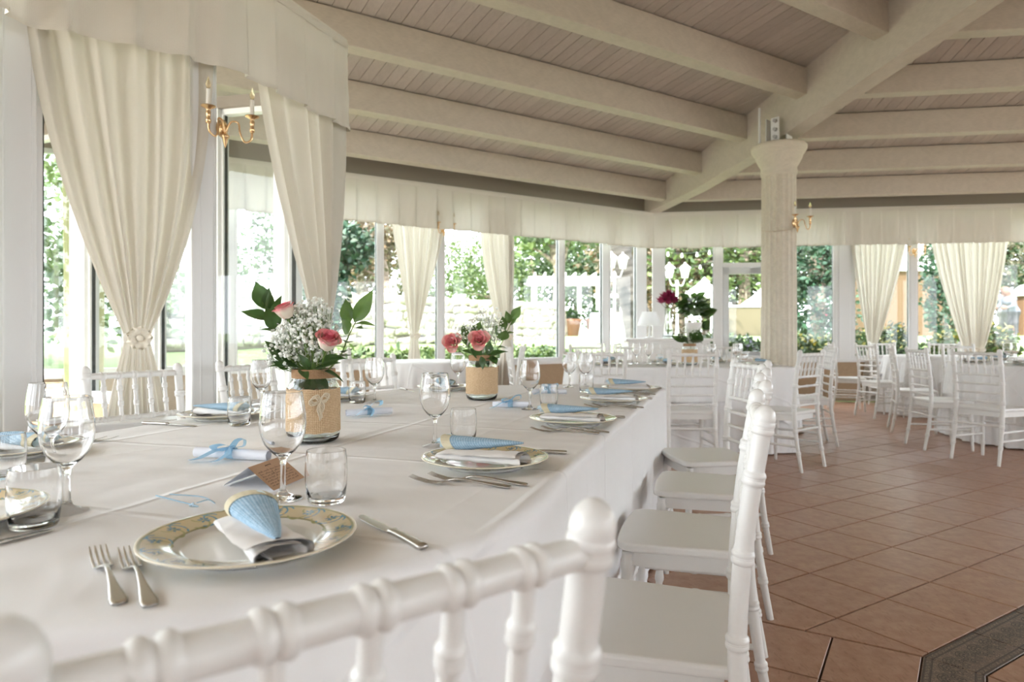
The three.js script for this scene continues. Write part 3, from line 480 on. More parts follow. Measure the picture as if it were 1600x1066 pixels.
{
  const pts = []; for (let k = 0; k <= 12; k++) { const a = -18 - k * 15, A = a * Math.PI / 180; pts.push([TC[0] + 0.76 * Math.cos(A), TC[1] + 0.76 * Math.sin(A)]); }
  const left = [[-1.25, 2.13], [-1.1, 2.6], [-0.97, 3.0], [-0.83, 3.36], [-0.55, 3.68], [-0.18, 3.86], [0.25, 3.96], [0.62, 3.97], [0.83, 3.9], [0.86, 3.74], [0.7, 3.31], [0.5, 2.69], [0.3, 2.08], [0.17, 1.66]];
  const cr = new THREE.CatmullRomCurve3([...pts, ...left].map((p) => new THREE.Vector3(p[0], p[1], 0)), true, 'centripetal');
  const out = cr.getSpacedPoints(360).slice(0, 360).map((v) => [v.x, v.y]), c = [-0.3, 2.4];
  tableUnder(out, c, 'long banquet table under the near white cloth');
  solo('tablecloth', clothGeo(out, c, TOP, TOP - 0.012, 0.015, 3), M.cloth, 'white tablecloth over the long laid table in the foreground', 'tablecloth');
}
{
  const o2 = rectOutline(0.55, 2.5, 5.85, 6.95, 0.08), c2 = [1.52, 6.4];
  tableUnder(o2, c2, 'rectangular table under white cloth left of the column');
  solo('tablecloth', clothGeo(o2, c2, TOP, TOP - 0.012, 0.05, 9), M.cloth, 'white tablecloth on the table left of the fluted column', 'tablecloth');
  const o2b = rectOutline(0.54, 2.51, 5.84, 6.96, 0.08);
  solo('table_overlay', clothGeo(o2b, c2, TOP + 0.004, 0.3, 0.04, 5, (a, i) => { const [x, d] = o2b[i]; const k = Math.max(0, 1 - Math.min(Math.hypot(x - 2.5, d - 5.85), Math.hypot(x - 0.55, d - 5.85), Math.hypot(x - 2.5, d - 6.95), Math.hypot(x - 0.55, d - 6.95)) / 0.5); return 0.3 + 0.24 * k; }), M.cloth, 'short white top cloth with hanging corners left of the column', 'tablecloth');
  for (const [x, d, r, nm, sd] of [[5.35, 6.55, 0.9, 'at the right edge', 21], [5.55, 8.75, 0.6, 'under the tied curtain right of the column', 31], [-0.95, 7.2, 0.55, 'in front of the tied white curtain', 41]]) {
    const o = circleOutline(x, d, r); tableUnder(o, [x, d], 'round table under white cloth ' + nm);
    solo('tablecloth', clothGeo(o, [x, d], TOP, TOP - 0.012, 0.07, sd), M.cloth, 'white floor-length cloth on the round table ' + nm, 'tablecloth');
    if (r > 0.55) { const o3 = circleOutline(x, d, r + 0.008); solo('table_overlay', clothGeo(o3, [x, d], TOP + 0.004, 0.3, 0.05, sd + 3, (a) => 0.22 + 0.3 * Math.abs(Math.sin(a * 2 + 0.5)) ** 1.5), M.cloth, 'short white top cloth on the round table ' + nm, 'tablecloth'); }
  }
}
// ---------- chairs ----------
const ringsOn = (base, list, amp, w) => (y) => { let r = base(y); for (const c of list) { const q = (y - c) / w; if (Math.abs(q) < 1.6) r += amp * Math.max(0, 1 - q * q / 2.56); } return r; };
function samples(a, b, step, rings, w = 0.0048) { const s = new Set(); for (let y = a; y < b; y += step) s.add(y.toFixed(5)); s.add(b.toFixed(5)); for (const c of rings) for (const k of [-1.6, -1.2, -0.7, 0, 0.7, 1.2, 1.6]) { const y = c + k * w; if (y > a && y < b) s.add(y.toFixed(5)); } return [...s].map(Number).sort((p, q) => p - q); }
function makeChair(label) {
  const c = thing('banquet_chair', label, 'chair', 'white bamboo-style banquet chairs');
  const seatShape = (k) => { const s = new THREE.Shape(), w = 0.205 - k, b = 0.185 - k, f = 0.178 - k, r = 0.055; s.moveTo(-b, -0.185 + k); s.lineTo(b, -0.185 + k); s.lineTo(w, f - r); s.quadraticCurveTo(w, f, w - r, f); s.quadraticCurveTo(0, f + 0.012, -w + r, f); s.quadraticCurveTo(-w, f, -w, f - r); s.closePath(); return s; };
  part('seat', new THREE.ExtrudeGeometry(seatShape(0.008), { depth: 0.01, bevelEnabled: true, bevelThickness: 0.008, bevelSize: 0.008, bevelSegments: 3, curveSegments: 10 }).rotateX(Math.PI / 2).translate(0, 0.442, 0), M.chair, c);
  part('apron', new THREE.ExtrudeGeometry(seatShape(0.018), { depth: 0.045, bevelEnabled: false, curveSegments: 10 }).rotateX(Math.PI / 2).translate(0, 0.426, 0), M.chair, c);
  for (const s of [-1, 1]) {
    const ctrl = smoothPts([[s * 0.186, 0, -0.25], [s * 0.184, 0.22, -0.212], [s * 0.182, 0.45, -0.19], [s * 0.183, 0.68, -0.202], [s * 0.185, 0.93, -0.24]], 220);
    const ring = ringsOn((y) => y < 0.45 ? lerp(0.0125, 0.0175, y / 0.45) : lerp(0.0175, 0.016, (y - 0.45) / 0.45), [0.135, 0.147, 0.3, 0.312, 0.492, 0.504, 0.648, 0.66, 0.792, 0.804, 0.884, 0.896], 0.0045, 0.0048);
    const ringYs = [0.135, 0.147, 0.3, 0.312, 0.492, 0.504, 0.648, 0.66, 0.792, 0.804, 0.884, 0.896], pts = samples(0, 0.93, 0.02, ringYs).concat([0.9105, 0.915, 0.919, 0.9225, 0.9255, 0.928, 0.9295]).sort((a, b) => a - b).map((y) => { let i = 0; while (i < ctrl.length - 2 && ctrl[i + 1].y < y) i++; return ctrl[i].clone().lerp(ctrl[i + 1], clamp((y - ctrl[i].y) / (ctrl[i + 1].y - ctrl[i].y))); }), rad = pts.map((p) => p.y < 0.902 ? ring(p.y) : Math.max(0.0005, Math.sqrt(Math.max(0, 1 - ((p.y - 0.904) / 0.0262) ** 2)) * 0.0195));
    part('back_post', sweep(pts, rad, 14), M.chair, c);
    const fl = Array.from({ length: 40 }, (_, i) => new THREE.Vector3(s * lerp(0.176, 0.168, i / 39), lerp(0, 0.42, i / 39), lerp(0.158, 0.142, i / 39))), fr = ringsOn((y) => lerp(0.0115, 0.0195, y / 0.42), [0.1, 0.112, 0.27, 0.282, 0.37, 0.384], 0.004, 0.0055);
    part('front_leg', sweep(fl, fl.map((p) => fr(p.y)), 12), M.chair, c);
  }
  const xs = [-0.122, -0.061, 0, 0.061, 0.122], zAt = (y) => y < 0.68 ? lerp(-0.19, -0.202, (y - 0.45) / 0.23) : lerp(-0.202, -0.24, (y - 0.68) / 0.25);
  const rail = (name, y, r, ringXs, amp) => { const rx = ringXs.flatMap((x) => [x - 0.007, x + 0.007]), f = ringsOn(() => r, rx, amp, 0.0042), p = samples(-0.178, 0.178, 0.03, rx, 0.0042).map((x) => new THREE.Vector3(x, y, zAt(y))); part(name, sweep(p, p.map((q) => f(q.x)), 12), M.chair, c); };
  rail('top_rail', 0.888, 0.0128, xs, 0.004);
  rail('back_rail', 0.718, 0.0095, [-0.15, 0.15, ...xs], 0.003);
  for (const y of [0.645, 0.572, 0.498]) rail('rung', y, 0.0088, [-0.13, 0, 0.13], 0.003);
  for (const x of xs) { const p = samples(0.72, 0.886, 0.02, [0.77, 0.78, 0.832, 0.842], 0.0042).map((y) => new THREE.Vector3(x, y, zAt(y))), f = ringsOn(() => 0.0082, [0.77, 0.78, 0.832, 0.842], 0.0035, 0.0042); part('spindle', sweep(p, p.map((q) => f(q.y)), 10), M.chair, c); }
  const str = (a, b, rings = true) => { const n = 40, p = Array.from({ length: n }, (_, i) => new THREE.Vector3(...a).lerp(new THREE.Vector3(...b), i / (n - 1))); part('stretcher', sweep(p, (t) => 0.009 + (rings ? 0.003 * Math.max(0, 1 - ((t - 0.5) / 0.03) ** 2) + 0.003 * Math.max(0, 1 - ((t - 0.14) / 0.03) ** 2) + 0.003 * Math.max(0, 1 - ((t - 0.86) / 0.03) ** 2) : 0), 8), M.chair, c); };
  str([-0.184, 0.31, -0.2], [0.184, 0.31, -0.2]); str([-0.17, 0.3, 0.147], [0.17, 0.3, 0.147]);
  for (const s of [-1, 1]) { str([s * 0.184, 0.26, -0.206], [s * 0.172, 0.26, 0.149]); str([s * 0.184, 0.19, -0.218], [s * 0.173, 0.19, 0.151]); }
  return c;
}
const chair0 = makeChair('white chair in the near foreground, its back cut off by the lower edge');
const CG = 'white bamboo-style banquet chairs';
let firstChair = true;
function putChair(x, d, fx, fd, label) { const c = firstChair ? chair0 : copy(chair0, label); firstChair = false; c.userData.label = label; c.userData.group = CG; c.position.set(x, 0, -d); c.rotation.set(0, yaw(fx, fd), 0); }
for (const a of [
  [-0.226, 0.606, -0.595, 0.804, 'white chair in the near foreground, its back cut off by the lower edge'],
  [0.285, 1.447, -0.951, 0.309, 'first white chair along the right side of the long table'],
  [0.53, 2.087, -0.951, 0.309, 'second white chair along the right side of the long table'],
  [0.775, 2.727, -0.951, 0.309, 'third white chair along the right side of the long table'],
  [0.97, 3.36, -0.99, -0.1, 'fourth white chair on the long table\'s right side, back turned towards the camera'],
  [-1.36, 2.62, 0.83, -0.56, 'white chair in front of the big tied curtain at left'],
  [-1.09, 3.24, 0.951, -0.309, 'white chair left of the large flower jar, half hidden by it'],
  [-0.72, 3.97, 0.72, -0.7, 'white chair at the far left corner of the long table'],
  [1.4, 5.4, 0, 1, 'white chair seen square from behind at the table left of the column'],
  [0.72, 5.52, 0.05, 1, 'white chair behind the long table\'s far end, backing onto it'],
  [2.17, 5.36, -0.64, 0.77, 'white chair standing free at the front right corner of the column table'],
  [2.82, 6.45, -0.97, 0.2, 'white chair at the right end of the column table, next to the column'],
  [0.2, 6.4, 1, 0.1, 'white chair at the left end of the column table, side on'],
  [0.85, 7.3, 0.05, -1, 'leftmost white chair on the window side of the column table'],
  [1.35, 7.32, 0, -1, 'second chair from the left on the window side of the column table'],
  [1.87, 7.32, 0, -1, 'third chair from the left on the window side of the column table'],
  [2.35, 7.3, 0, -1, 'white chair just left of the column on the window side of its table'],
  [4.0, 5.56, 0.91, 0.41, 'white chair nearest at the right edge, seen from behind'],
  [3.98, 6.17, 0.99, -0.12, 'white chair second from front at the right edge table, turned side on'],
  [4.35, 7.2, 0.9, -0.4, 'white chair half hidden at the left of the right edge table'],
  [4.62, 9.15, 0.95, -0.3, 'white chair farthest left beyond the column, below the wide post'],
  [4.68, 8.45, 0.99, 0.14, 'white chair in front of the tied curtain waist right of the column'],
  [5.45, 9.62, 0, -1, 'white chair on the window side of the far round table, left one'],
  [6.12, 9.45, -0.5, -0.87, 'white chair on the window side of the far round table, right one'],
  [5.3, 7.72, 0, -1, 'white chair on the window side of the right edge table'],
  [6.05, 7.45, -0.6, -0.8, 'white chair at the right frame edge on the window side'],
  [-1.5, 6.2, 0.45, 0.89, 'white chair at the small round table, behind the rose jar'],
  [-0.12, 7.05, -1, 0.1, 'white chair right of the small round table by the garden window'],
]) putChair(...a);
// ---------- tableware prototypes ----------
const gobletGeo = lathe([[0, 0], [0.033, 0], [0.0345, 0.0012], [0.033, 0.0026], [0.02, 0.0058], [0.0095, 0.011], [0.0055, 0.02], [0.0046, 0.04], [0.0046, 0.062], [0.006, 0.072], [0.011, 0.079], [0.022, 0.088], [0.033, 0.102], [0.0395, 0.12], [0.0415, 0.138], [0.0405, 0.158], [0.0375, 0.178], [0.0345, 0.196], [0.0338, 0.1968], [0.0333, 0.196], [0.0362, 0.178], [0.0392, 0.158], [0.0402, 0.138], [0.0382, 0.12], [0.0318, 0.1035], [0.021, 0.0905], [0.01, 0.083], [0, 0.081]], 40);
const tumblerGeo = lathe([[0, 0], [0.028, 0], [0.031, 0.0015], [0.033, 0.006], [0.036, 0.03], [0.0372, 0.055], [0.0362, 0.08], [0.0345, 0.0935], [0.0339, 0.0942], [0.0333, 0.0935], [0.035, 0.08], [0.036, 0.055], [0.0347, 0.032], [0.031, 0.014], [0.025, 0.0105], [0, 0.0095]], 40);
// plate with a painted rim
const PR = 0.157, PS = 0.925;
const plateTex = (() => {
  const cv = document.createElement('canvas'), S = cv.width = cv.height = 1024, c = cv.getContext('2d'), q = rng(3); c.translate(S / 2, S / 2);
  c.fillStyle = '#e9e6df'; c.fillRect(-S / 2, -S / 2, S, S);
  const ring = (r0, r1, s) => { c.beginPath(); c.arc(0, 0, r1, 0, 7); c.arc(0, 0, r0, 7, 0, true); c.fillStyle = s; c.fill(); };
  ring(358, 496, '#cdbb93'); ring(484, 498, '#8f8a5e'); ring(352, 362, '#8d8860'); ring(498, 512, '#e6dcc4');
  const N = 14;
  for (let k = 0; k < N; k++) {
    c.save(); c.rotate(k / N * Math.PI * 2);
    const w = 2 * Math.PI * 424 / N;
    c.lineCap = 'round'; c.strokeStyle = '#4f86a0'; c.lineWidth = 10;
    c.beginPath(); c.arc(424, 0, w * 0.36, 0.5, 2.6 + (k % 2)); c.stroke();
    c.beginPath(); c.arc(440, w * 0.32, w * 0.2, -2.4, 1.2); c.stroke();
    c.strokeStyle = '#9a9c66'; c.lineWidth = 9; c.beginPath(); c.arc(404, -w * 0.2, w * 0.3, 1.0, 3.9); c.stroke();
    c.beginPath(); c.arc(462, 0, w * 0.22, 2, 4.6); c.stroke();
    c.fillStyle = '#3f7593'; for (let i = 0; i < 5; i++) { c.beginPath(); c.ellipse(430 + 22 * Math.cos(i * 1.3), w * 0.05 + 18 * Math.sin(i * 1.3), 14, 7, i * 1.3, 0, 7); c.fill(); }
    c.fillStyle = '#b98f52'; c.beginPath(); c.ellipse(388, w * 0.3, 8, 5, 0.6, 0, 7); c.fill();
    c.restore();
  }
  const t = new THREE.CanvasTexture(cv); t.colorSpace = THREE.SRGBColorSpace; t.anisotropy = 8; return t;
})();
M.plate = phy({ map: plateTex, roughness: 0.12, clearcoat: 0.6, clearcoatRoughness: 0.05 });
const plateGeo = lathe([[0, 0.0065], [0.06, 0.0065], [0.094, 0.008], [0.1, 0.01], [0.106, 0.0145], [0.112, 0.017], [0.135, 0.0205], [0.152, 0.0235], [0.1555, 0.0238], [PR, 0.0225], [0.155, 0.0205], [0.135, 0.0165], [0.112, 0.011], [0.1, 0.004], [0.096, 0], [0.09, 0], [0.088, 0.003], [0, 0.003]], 96);
{ const p = plateGeo.attributes.position, uv = plateGeo.attributes.uv; for (let i = 0; i < uv.count; i++) uv.setXY(i, 0.5 + p.getX(i) / (2 * PR), 0.5 - p.getZ(i) / (2 * PR)); plateGeo.scale(PS, 1, PS); }
// forks and knife lie along z, handle end at z = 0, tips towards +z
const forkHandle = loft([[0, 0, 0.002, 0.003, 0.0012], [0.002, 0, 0.002, 0.0085, 0.0022], [0.012, 0, 0.0028, 0.0098, 0.0026], [0.03, 0, 0.0042, 0.008, 0.0026], [0.06, 0, 0.0075, 0.005, 0.0025], [0.09, 0, 0.011, 0.0034, 0.0024], [0.115, 0, 0.0115, 0.003, 0.0024], [0.132, 0, 0.008, 0.0035, 0.002]], 12);
const forkHead = merged(loft([[0.13, 0, 0.0085, 0.0035, 0.002], [0.138, 0, 0.0052, 0.009, 0.0012], [0.148, 0, 0.0025, 0.0118, 0.001], [0.153, 0, 0.002, 0.012, 0.001], [0.156, 0, 0.002, 0.0118, 0.0009]], 12), ...[-0.0096, -0.0032, 0.0032, 0.0096].map((x) => loft([[0.15, x, 0.002, 0.0021, 0.0009], [0.175, x, 0.0036, 0.0019, 0.0009], [0.197, x, 0.0085, 0.0016, 0.0008], [0.212, x, 0.0135, 0.0007, 0.0005]], 8)));
const knifeHandle = loft([[0, 0, 0.0045, 0.003, 0.002], [0.002, 0, 0.0045, 0.0085, 0.0042], [0.01, 0, 0.0047, 0.0095, 0.0046], [0.05, 0, 0.0047, 0.0075, 0.0044], [0.09, 0, 0.0045, 0.0068, 0.004], [0.097, 0, 0.0045, 0.0086, 0.0045], [0.101, 0, 0.0042, 0.006, 0.003]], 14);
const knifeBlade = loft([[0.1, 0, 0.003, 0.0055, 0.0014], [0.108, 0, 0.0025, 0.009, 0.0011], [0.16, 0.0008, 0.002, 0.0095, 0.0009], [0.195, 0.001, 0.0018, 0.0088, 0.0008], [0.212, -0.001, 0.0017, 0.0055, 0.0006], [0.218, -0.003, 0.0017, 0.001, 0.0003]], 12);
// folded napkin: a flat roll, closed at +z, its layers showing at -z
function napkinGeo(turns = 1.9) {
  const sheet = (r0, inner) => surf(110, 20, (u, v) => {
    const a = u * Math.PI * 2 * turns + 0.6, k = 1 - u * 0.62 - inner, t = v, z = lerp(-0.098, 0.1, t);
    const w = lerp(0.052, 0.034, t ** 1.2) * k, h = lerp(0.0165, 0.011, t) * k * (t > 0.93 ? lerp(1, 0.5, (t - 0.93) / 0.07) : 1);
    const c = Math.cos(a), s = Math.sin(a), x = w * Math.sign(c) * Math.abs(c) ** 0.8, y = h * Math.sign(s) * Math.abs(s) ** 0.75;
    return [x + 0.004 * Math.sin(t * 5 + u * 6) * k, 0.0175 + y + 0.0015 * n2(u * 9, t * 4), z - 0.012 * u * (1 - t) + 0.006 * Math.sin(a) * (1 - t)];
  }, 0.4, 0.2);
  return merged(sheet(0, 0), sheet(0, 0.045));
}
const napGeo = napkinGeo();
// cone of woven jute lying on the napkin: mouth at +z
const coneF = (r) => (u, v) => { const a = u * Math.PI * 2, z = lerp(-0.1, 0.075, v), R0 = lerp(0.003, 0.036, v ** 0.8) + r; return [Math.cos(a) * R0, Math.sin(a) * R0 * 0.55 + lerp(0.002, 0.019, v) + 0.0004, z + 0.012 * v * Math.sin(a + 0.4)]; };
const coneBody = merged(surf(40, 24, coneF(0), 1, 0.9, true), surf(40, 24, coneF(-0.0015), 1, 0.9, true));
const coneTrim = merged(surf(40, 3, (u, v) => coneF(0.0014)(u, 0.9 + v * 0.115), 1, 0.1, true), surf(40, 3, (u, v) => coneF(-0.002)(u, 0.9 + v * 0.115), 1, 0.1, true));
const coneFill = surf(40, 10, (u, v) => { const p = coneF(-0.003)(u, lerp(0.98, 1.1, v)), k = 1 - 0.75 * v + 0.16 * Math.sin(u * 44) * v; return [p[0] * k, (p[1] - 0.019) * k + 0.019 + 0.004 * Math.sin(u * 25), p[2] + 0.006 * Math.sin(u * 31 + v * 4)]; }, 1, 1, true);

const seatLabel = [];
function frameAt(o, x, y, d, fx, fd, rot = 0) { o.position.set(x, y, -d); o.rotation.set(0, yaw(fx, fd) + rot, 0); return o; }
const protos = {};
function get(kind, make, label, group) { if (!protos[kind]) { protos[kind] = make(); tag(protos[kind], label, protos[kind].userData.category, group); return protos[kind]; } return copy(protos[kind], label, group); }
const mkSolo = (name, geo, mat, cat) => () => solo(name, geo, mat, '', cat);
const mkFork = () => { const g = thing('table_fork', '', 'fork'); part('handle', forkHandle, M.steel, g); part('tines', forkHead, M.steel, g); return g; };
const mkKnife = () => { const g = thing('table_knife', '', 'knife'); part('handle', knifeHandle, M.steel, g); part('blade', knifeBlade, M.steel, g); return g; };
const mkCone = () => { const g = thing('jute_cone', '', 'favour cone'); part('cone', coneBody, M.blueJute, g); part('trim', coneTrim, M.creamTrim, g); part('tulle_filling', coneFill, M.tulle, g); return g; };
const goblet = (x, d, l, y = TOP) => { const o = get('g', mkSolo('wine_glass', gobletGeo, M.glass, 'wine glass'), l, 'clear stemmed glasses'); o.position.set(x, y, -d); o.rotation.set(0, rr(0, 6), 0); };
const tumbler = (x, d, l, y = TOP) => { const o = get('t', mkSolo('tumbler', tumblerGeo, M.glass, 'glass'), l, 'clear tumblers'); o.position.set(x, y, -d); o.rotation.set(0, rr(0, 6), 0); };
// one place setting: plate centre, direction the guest faces, where it is
function setting(x, d, fx, fd, where, o = {}) {
  const l = Math.hypot(fx, fd); fx /= l; fd /= l; const rx = fd, rd = -fx, Y = o.y ?? TOP + 0.001, at = (r, f) => [x + rx * r + fx * f, d + rd * r + fd * f];
  const p = get('p', mkSolo('charger_plate', plateGeo, M.plate, 'plate'), 'cream rimmed plate with painted blue scrolls ' + where, 'painted plates'); p.position.set(x, Y, -d); p.rotation.set(0, o.spin ?? rr(0, 6), 0);
  if (!o.bare) {
    const n = get('n', mkSolo('napkin', napGeo, M.napkin, 'napkin'), 'folded white napkin on the plate ' + where, 'folded white napkins'), na = at(o.nr ?? -0.015, o.nf ?? 0);
    frameAt(n, na[0], Y + 0.0075, na[1], fx, fd, o.nrot ?? 0);
    const c = get('c', mkCone, 'pale blue jute cone with cream trim ' + where, 'blue jute cones'), ca = at(o.cr ?? 0.022, o.cf ?? 0.02);
    frameAt(c, ca[0], Y + (o.cy ?? 0.034), ca[1], fx, fd, o.crot ?? 0.1); c.rotation.set(o.ct ?? 0.12, yaw(fx, fd) + (o.crot ?? 0.1), 0, 'YXZ');
  }
  if (o.noCut) return;
  const f1 = get('f', mkFork, 'outer fork left of the plate ' + where, 'steel forks'), a1 = at(o.r1 ?? -0.192, -0.125); frameAt(f1, a1[0], Y, a1[1], fx, fd, o.frot ?? 0.06);
  const f2 = get('f', mkFork, 'inner fork left of the plate ' + where, 'steel forks'), a2 = at(o.r2 ?? -0.163, -0.15); frameAt(f2, a2[0], Y, a2[1], fx, fd, o.frot2 ?? 0.02);
  const k = get('k', mkKnife, 'steel knife right of the plate ' + where, 'steel knives'), a3 = at(0.197, -0.145); frameAt(k, a3[0], Y, a3[1], fx, fd, 0.04);
}
setting(-0.368, 0.943, -0.56, 0.83, 'nearest the camera', { nr: -0.0, nf: -0.025, nrot: 0.1, cr: 0.012, cf: -0.012, cy: 0.031, ct: 0.08, crot: -0.05, spin: 0.3, r1: -0.168, r2: -0.14, frot: 0.06, frot2: 0.04 });
setting(-0.0615, 1.53, ...tv, 'at the first right hand chair', { crot: 0.16, nr: -0.03, cr: 0.03 });
setting(0.2026, 2.228, ...tv, 'at the second right hand chair', { crot: 0.14, nr: -0.03, cr: 0.03 });
setting(0.44, 2.9, ...tv, 'at the third right hand chair', { crot: 0.2, nr: -0.03, cr: 0.03 });
setting(0.61, 3.47, ...tv, 'at the far right corner of the long table', { crot: 0.1, nr: -0.03, cr: 0.03 });
setting(-0.905, 1.06, 0.5, 0.86, 'cut off by the left edge', { bare: true });
setting(-1.235, 1.66, 0.951, -0.2, 'behind the near left glasses', { crot: 0.2, frot: 0.2, frot2: 0.3 });
setting(-1.03, 2.37, 0.951, -0.309, 'in front of the tied curtain', { crot: 0.3 });
setting(-0.8, 3.03, 0.951, -0.309, 'beyond the large flower jar', { crot: 0.3 });
setting(-0.36, 3.56, 0.45, -0.9, 'at the far left end behind the centre glass', {});
const gl = [[-0.42, 1.226, 'in front of the large jar, beside the written card'], [-0.757, 1.138, 'nearest the left edge'], [-1.005, 1.449, 'second from the left edge'], [-0.206, 1.791, 'in the middle of the table between the jars'], [0.071, 2.656, 'right of the rose jar'], [-0.996, 2.656, 'left of the large jar before a white chair'], [-0.596, 2.898, 'just right of the large jar'], [-0.3, 3.7, 'beside the rose jar at the far end'], [0.32, 3.72, 'at the far right end, left of two'], [0.4, 3.66, 'at the far right end, right of two']];
for (const [x, d, w] of gl) goblet(x, d, 'clear wine glass ' + w);
const tl = [[-0.334, 1.203, 'behind the nearest plate'], [-0.75, 1.05, 'nearest the left edge'], [-1.06, 1.4, 'behind the near left glass'], [-0.896, 2.198, 'left of the large jar'], [-0.671, 2.898, 'beyond the large jar'], [-0.135, 1.86, 'beside the middle wine glass'], [0.15, 2.73, 'behind the second right hand plate'], [0.377, 3.4, 'behind the third right hand plate']];
for (const [x, d, w] of tl) tumbler(x, d, 'clear water tumbler ' + w);
// ---------- rolled menus with ribbons, written card ----------
function ribbonLoop(pts, w, tw = 0) { const c = smoothPts(pts, 30), n = c.length; return surf(n - 1, 3, (u, v) => { const p = c[Math.round(u * (n - 1))], a = tw * u; return [p.x + (v - 0.5) * w * Math.sin(a), p.y + (v - 0.5) * w * 0.35 * Math.cos(a * 2), p.z + (v - 0.5) * w * Math.cos(a)]; }); }
function scroll(x0, d0, x1, d1, label) {
  const L = Math.hypot(x1 - x0, d1 - d0), g = thing('rolled_menu', label, 'paper roll', 'rolled papers tied with blue ribbon');
  g.position.set((x0 + x1) / 2, TOP + 0.002, -(d0 + d1) / 2); g.rotation.y = Math.atan2(d1 - d0, x1 - x0);
  part('paper', surf(70, 8, (u, v) => { const a = u * Math.PI * 2 * 2.4, r = 0.0125 - 0.003 * u; return [lerp(-L / 2, L / 2, v), 0.0126 + Math.cos(a) * r, Math.sin(a) * r]; }), M.paper, g);
  part('ribbon', merged(surf(24, 3, (u, v) => { const a = u * Math.PI * 2, r = 0.0136; return [(v - 0.5) * 0.02, 0.0137 + Math.cos(a) * r, Math.sin(a) * r]; }), ribbonLoop([[0, 0.028, 0], [0.018, 0.046, 0.004], [0.042, 0.05, 0.01], [0.04, 0.036, 0.008], [0, 0.027, 0]], 0.022, 0.5), ribbonLoop([[0, 0.028, 0], [-0.014, 0.036, 0.012], [-0.03, 0.032, 0.028], [-0.024, 0.022, 0.022], [0, 0.027, 0]], 0.02, -0.6), ribbonLoop([[0, 0.028, 0], [-0.03, 0.022, 0.022], [-0.06, 0.006, 0.042], [-0.078, 0.0025, 0.052]], 0.022, 0.4), ribbonLoop([[0, 0.028, 0], [0.008, 0.018, 0.024], [-0.004, 0.005, 0.045], [-0.012, 0.0025, 0.06]], 0.02, 0.5), new THREE.SphereGeometry(0.007, 10, 8).scale(1, 0.8, 1).translate(0, 0.029, 0)), M.ribbon, g);
}
scroll(-0.77, 1.63, -0.575, 1.58, 'white paper roll with blue bow beside the written card');
scroll(-0.078, 2.724, 0.068, 2.7, 'white paper roll with blue bow right of the rose jar');
scroll(0.1, 3.32, 0.27, 3.3, 'far white paper roll with blue bow behind the third plate');
scroll(-0.6, 2.42, -0.45, 2.5, 'white paper roll behind the large flower jar');
{
  const cv = document.createElement('canvas'); cv.width = 512; cv.height = 300; const c = cv.getContext('2d'), q = rng(9);
  c.fillStyle = '#c3a083'; c.fillRect(0, 0, 512, 300); for (let i = 0; i < 900; i++) { c.fillStyle = q() > 0.5 ? 'rgba(120,90,65,.25)' : 'rgba(225,200,175,.25)'; c.fillRect(q() * 512, q() * 300, 3, 1.5); }
  c.strokeStyle = '#3b2a22'; c.lineCap = 'round';
  const line = (x, y, w, h, lw) => { c.lineWidth = lw; c.beginPath(); c.moveTo(x, y); for (let t = 0; t < w; t += 3) c.lineTo(x + t + 3 * Math.sin(t * 0.55), y - Math.abs(Math.sin(t * 0.31 + q() * 0.6)) * h * (q() > 0.12 ? 0.6 : 1.6)); c.stroke(); };
  line(205, 48, 86, 20, 4); for (let k = 0; k < 7; k++) { let x = 44; while (x < 440) { const w = 26 + q() * 60; line(x, 96 + k * 28, Math.min(w, 470 - x), 13, 2.2); x += w + 14; } }
  const t = new THREE.CanvasTexture(cv); t.colorSpace = THREE.SRGBColorSpace;
  const g = thing('written_card', 'small tan tent card with handwriting beside the large jar', 'card');
  // front edge on the table from a to b, ridge behind it, back edge behind that
  const a = [-0.456, 1.28], b = [-0.433, 1.398], a2 = [-0.572, 1.322], y0 = TOP + 0.002, off = [b[0] - a[0], b[1] - a[1]], b2 = [a2[0] + off[0], a2[1] + off[1]], m1 = [(a[0] + a2[0]) / 2, (a[1] + a2[1]) / 2], m2 = [m1[0] + off[0], m1[1] + off[1]];
  const quad = (p, q1, r, s, dy) => { const pos = []; const W = [p, q1, r, s].map(([xx, yy, dd]) => [xx, yy + dy, -dd]); for (const i of [0, 1, 2, 0, 2, 3]) pos.push(...W[i]); const gg = new THREE.BufferGeometry(); gg.setAttribute('position', new THREE.Float32BufferAttribute(pos, 3)); gg.setAttribute('uv', new THREE.Float32BufferAttribute([0, 0, 1, 0, 1, 1, 0, 0, 1, 1, 0, 1], 2)); gg.computeVertexNormals(); return gg; };
  const yr = TOP + 0.042;
  part('printed_face', quad([a[0], y0, a[1]], [b[0], y0, b[1]], [m2[0], yr, m2[1]], [m1[0], yr, m1[1]], 0.0006), std({ map: t, roughness: 0.85, side: THREE.DoubleSide }), g);
  part('card_back', merged(quad([a[0], y0, a[1]], [b[0], y0, b[1]], [m2[0], yr, m2[1]], [m1[0], yr, m1[1]], 0), quad([m1[0], yr, m1[1]], [m2[0], yr, m2[1]], [b2[0], y0, b2[1]], [a2[0], y0, a2[1]], 0)), M.paper, g);
}
solo('ribbon_strand', merged(sweep(smoothPts([[-0.505, TOP + 0.035, -1.06], [-0.53, TOP + 0.02, -1.1], [-0.545, TOP + 0.004, -1.16], [-0.6, TOP + 0.003, -1.2], [-0.66, TOP + 0.003, -1.24]], 24), 0.0012, 5), sweep(smoothPts([[-0.5, TOP + 0.035, -1.06], [-0.5, TOP + 0.03, -1.1], [-0.52, TOP + 0.006, -1.17], [-0.57, TOP + 0.003, -1.23], [-0.64, TOP + 0.003, -1.25]], 24), 0.001, 5)), M.ribbon, 'thin pale blue strings trailing from the nearest jute cone', 'string');

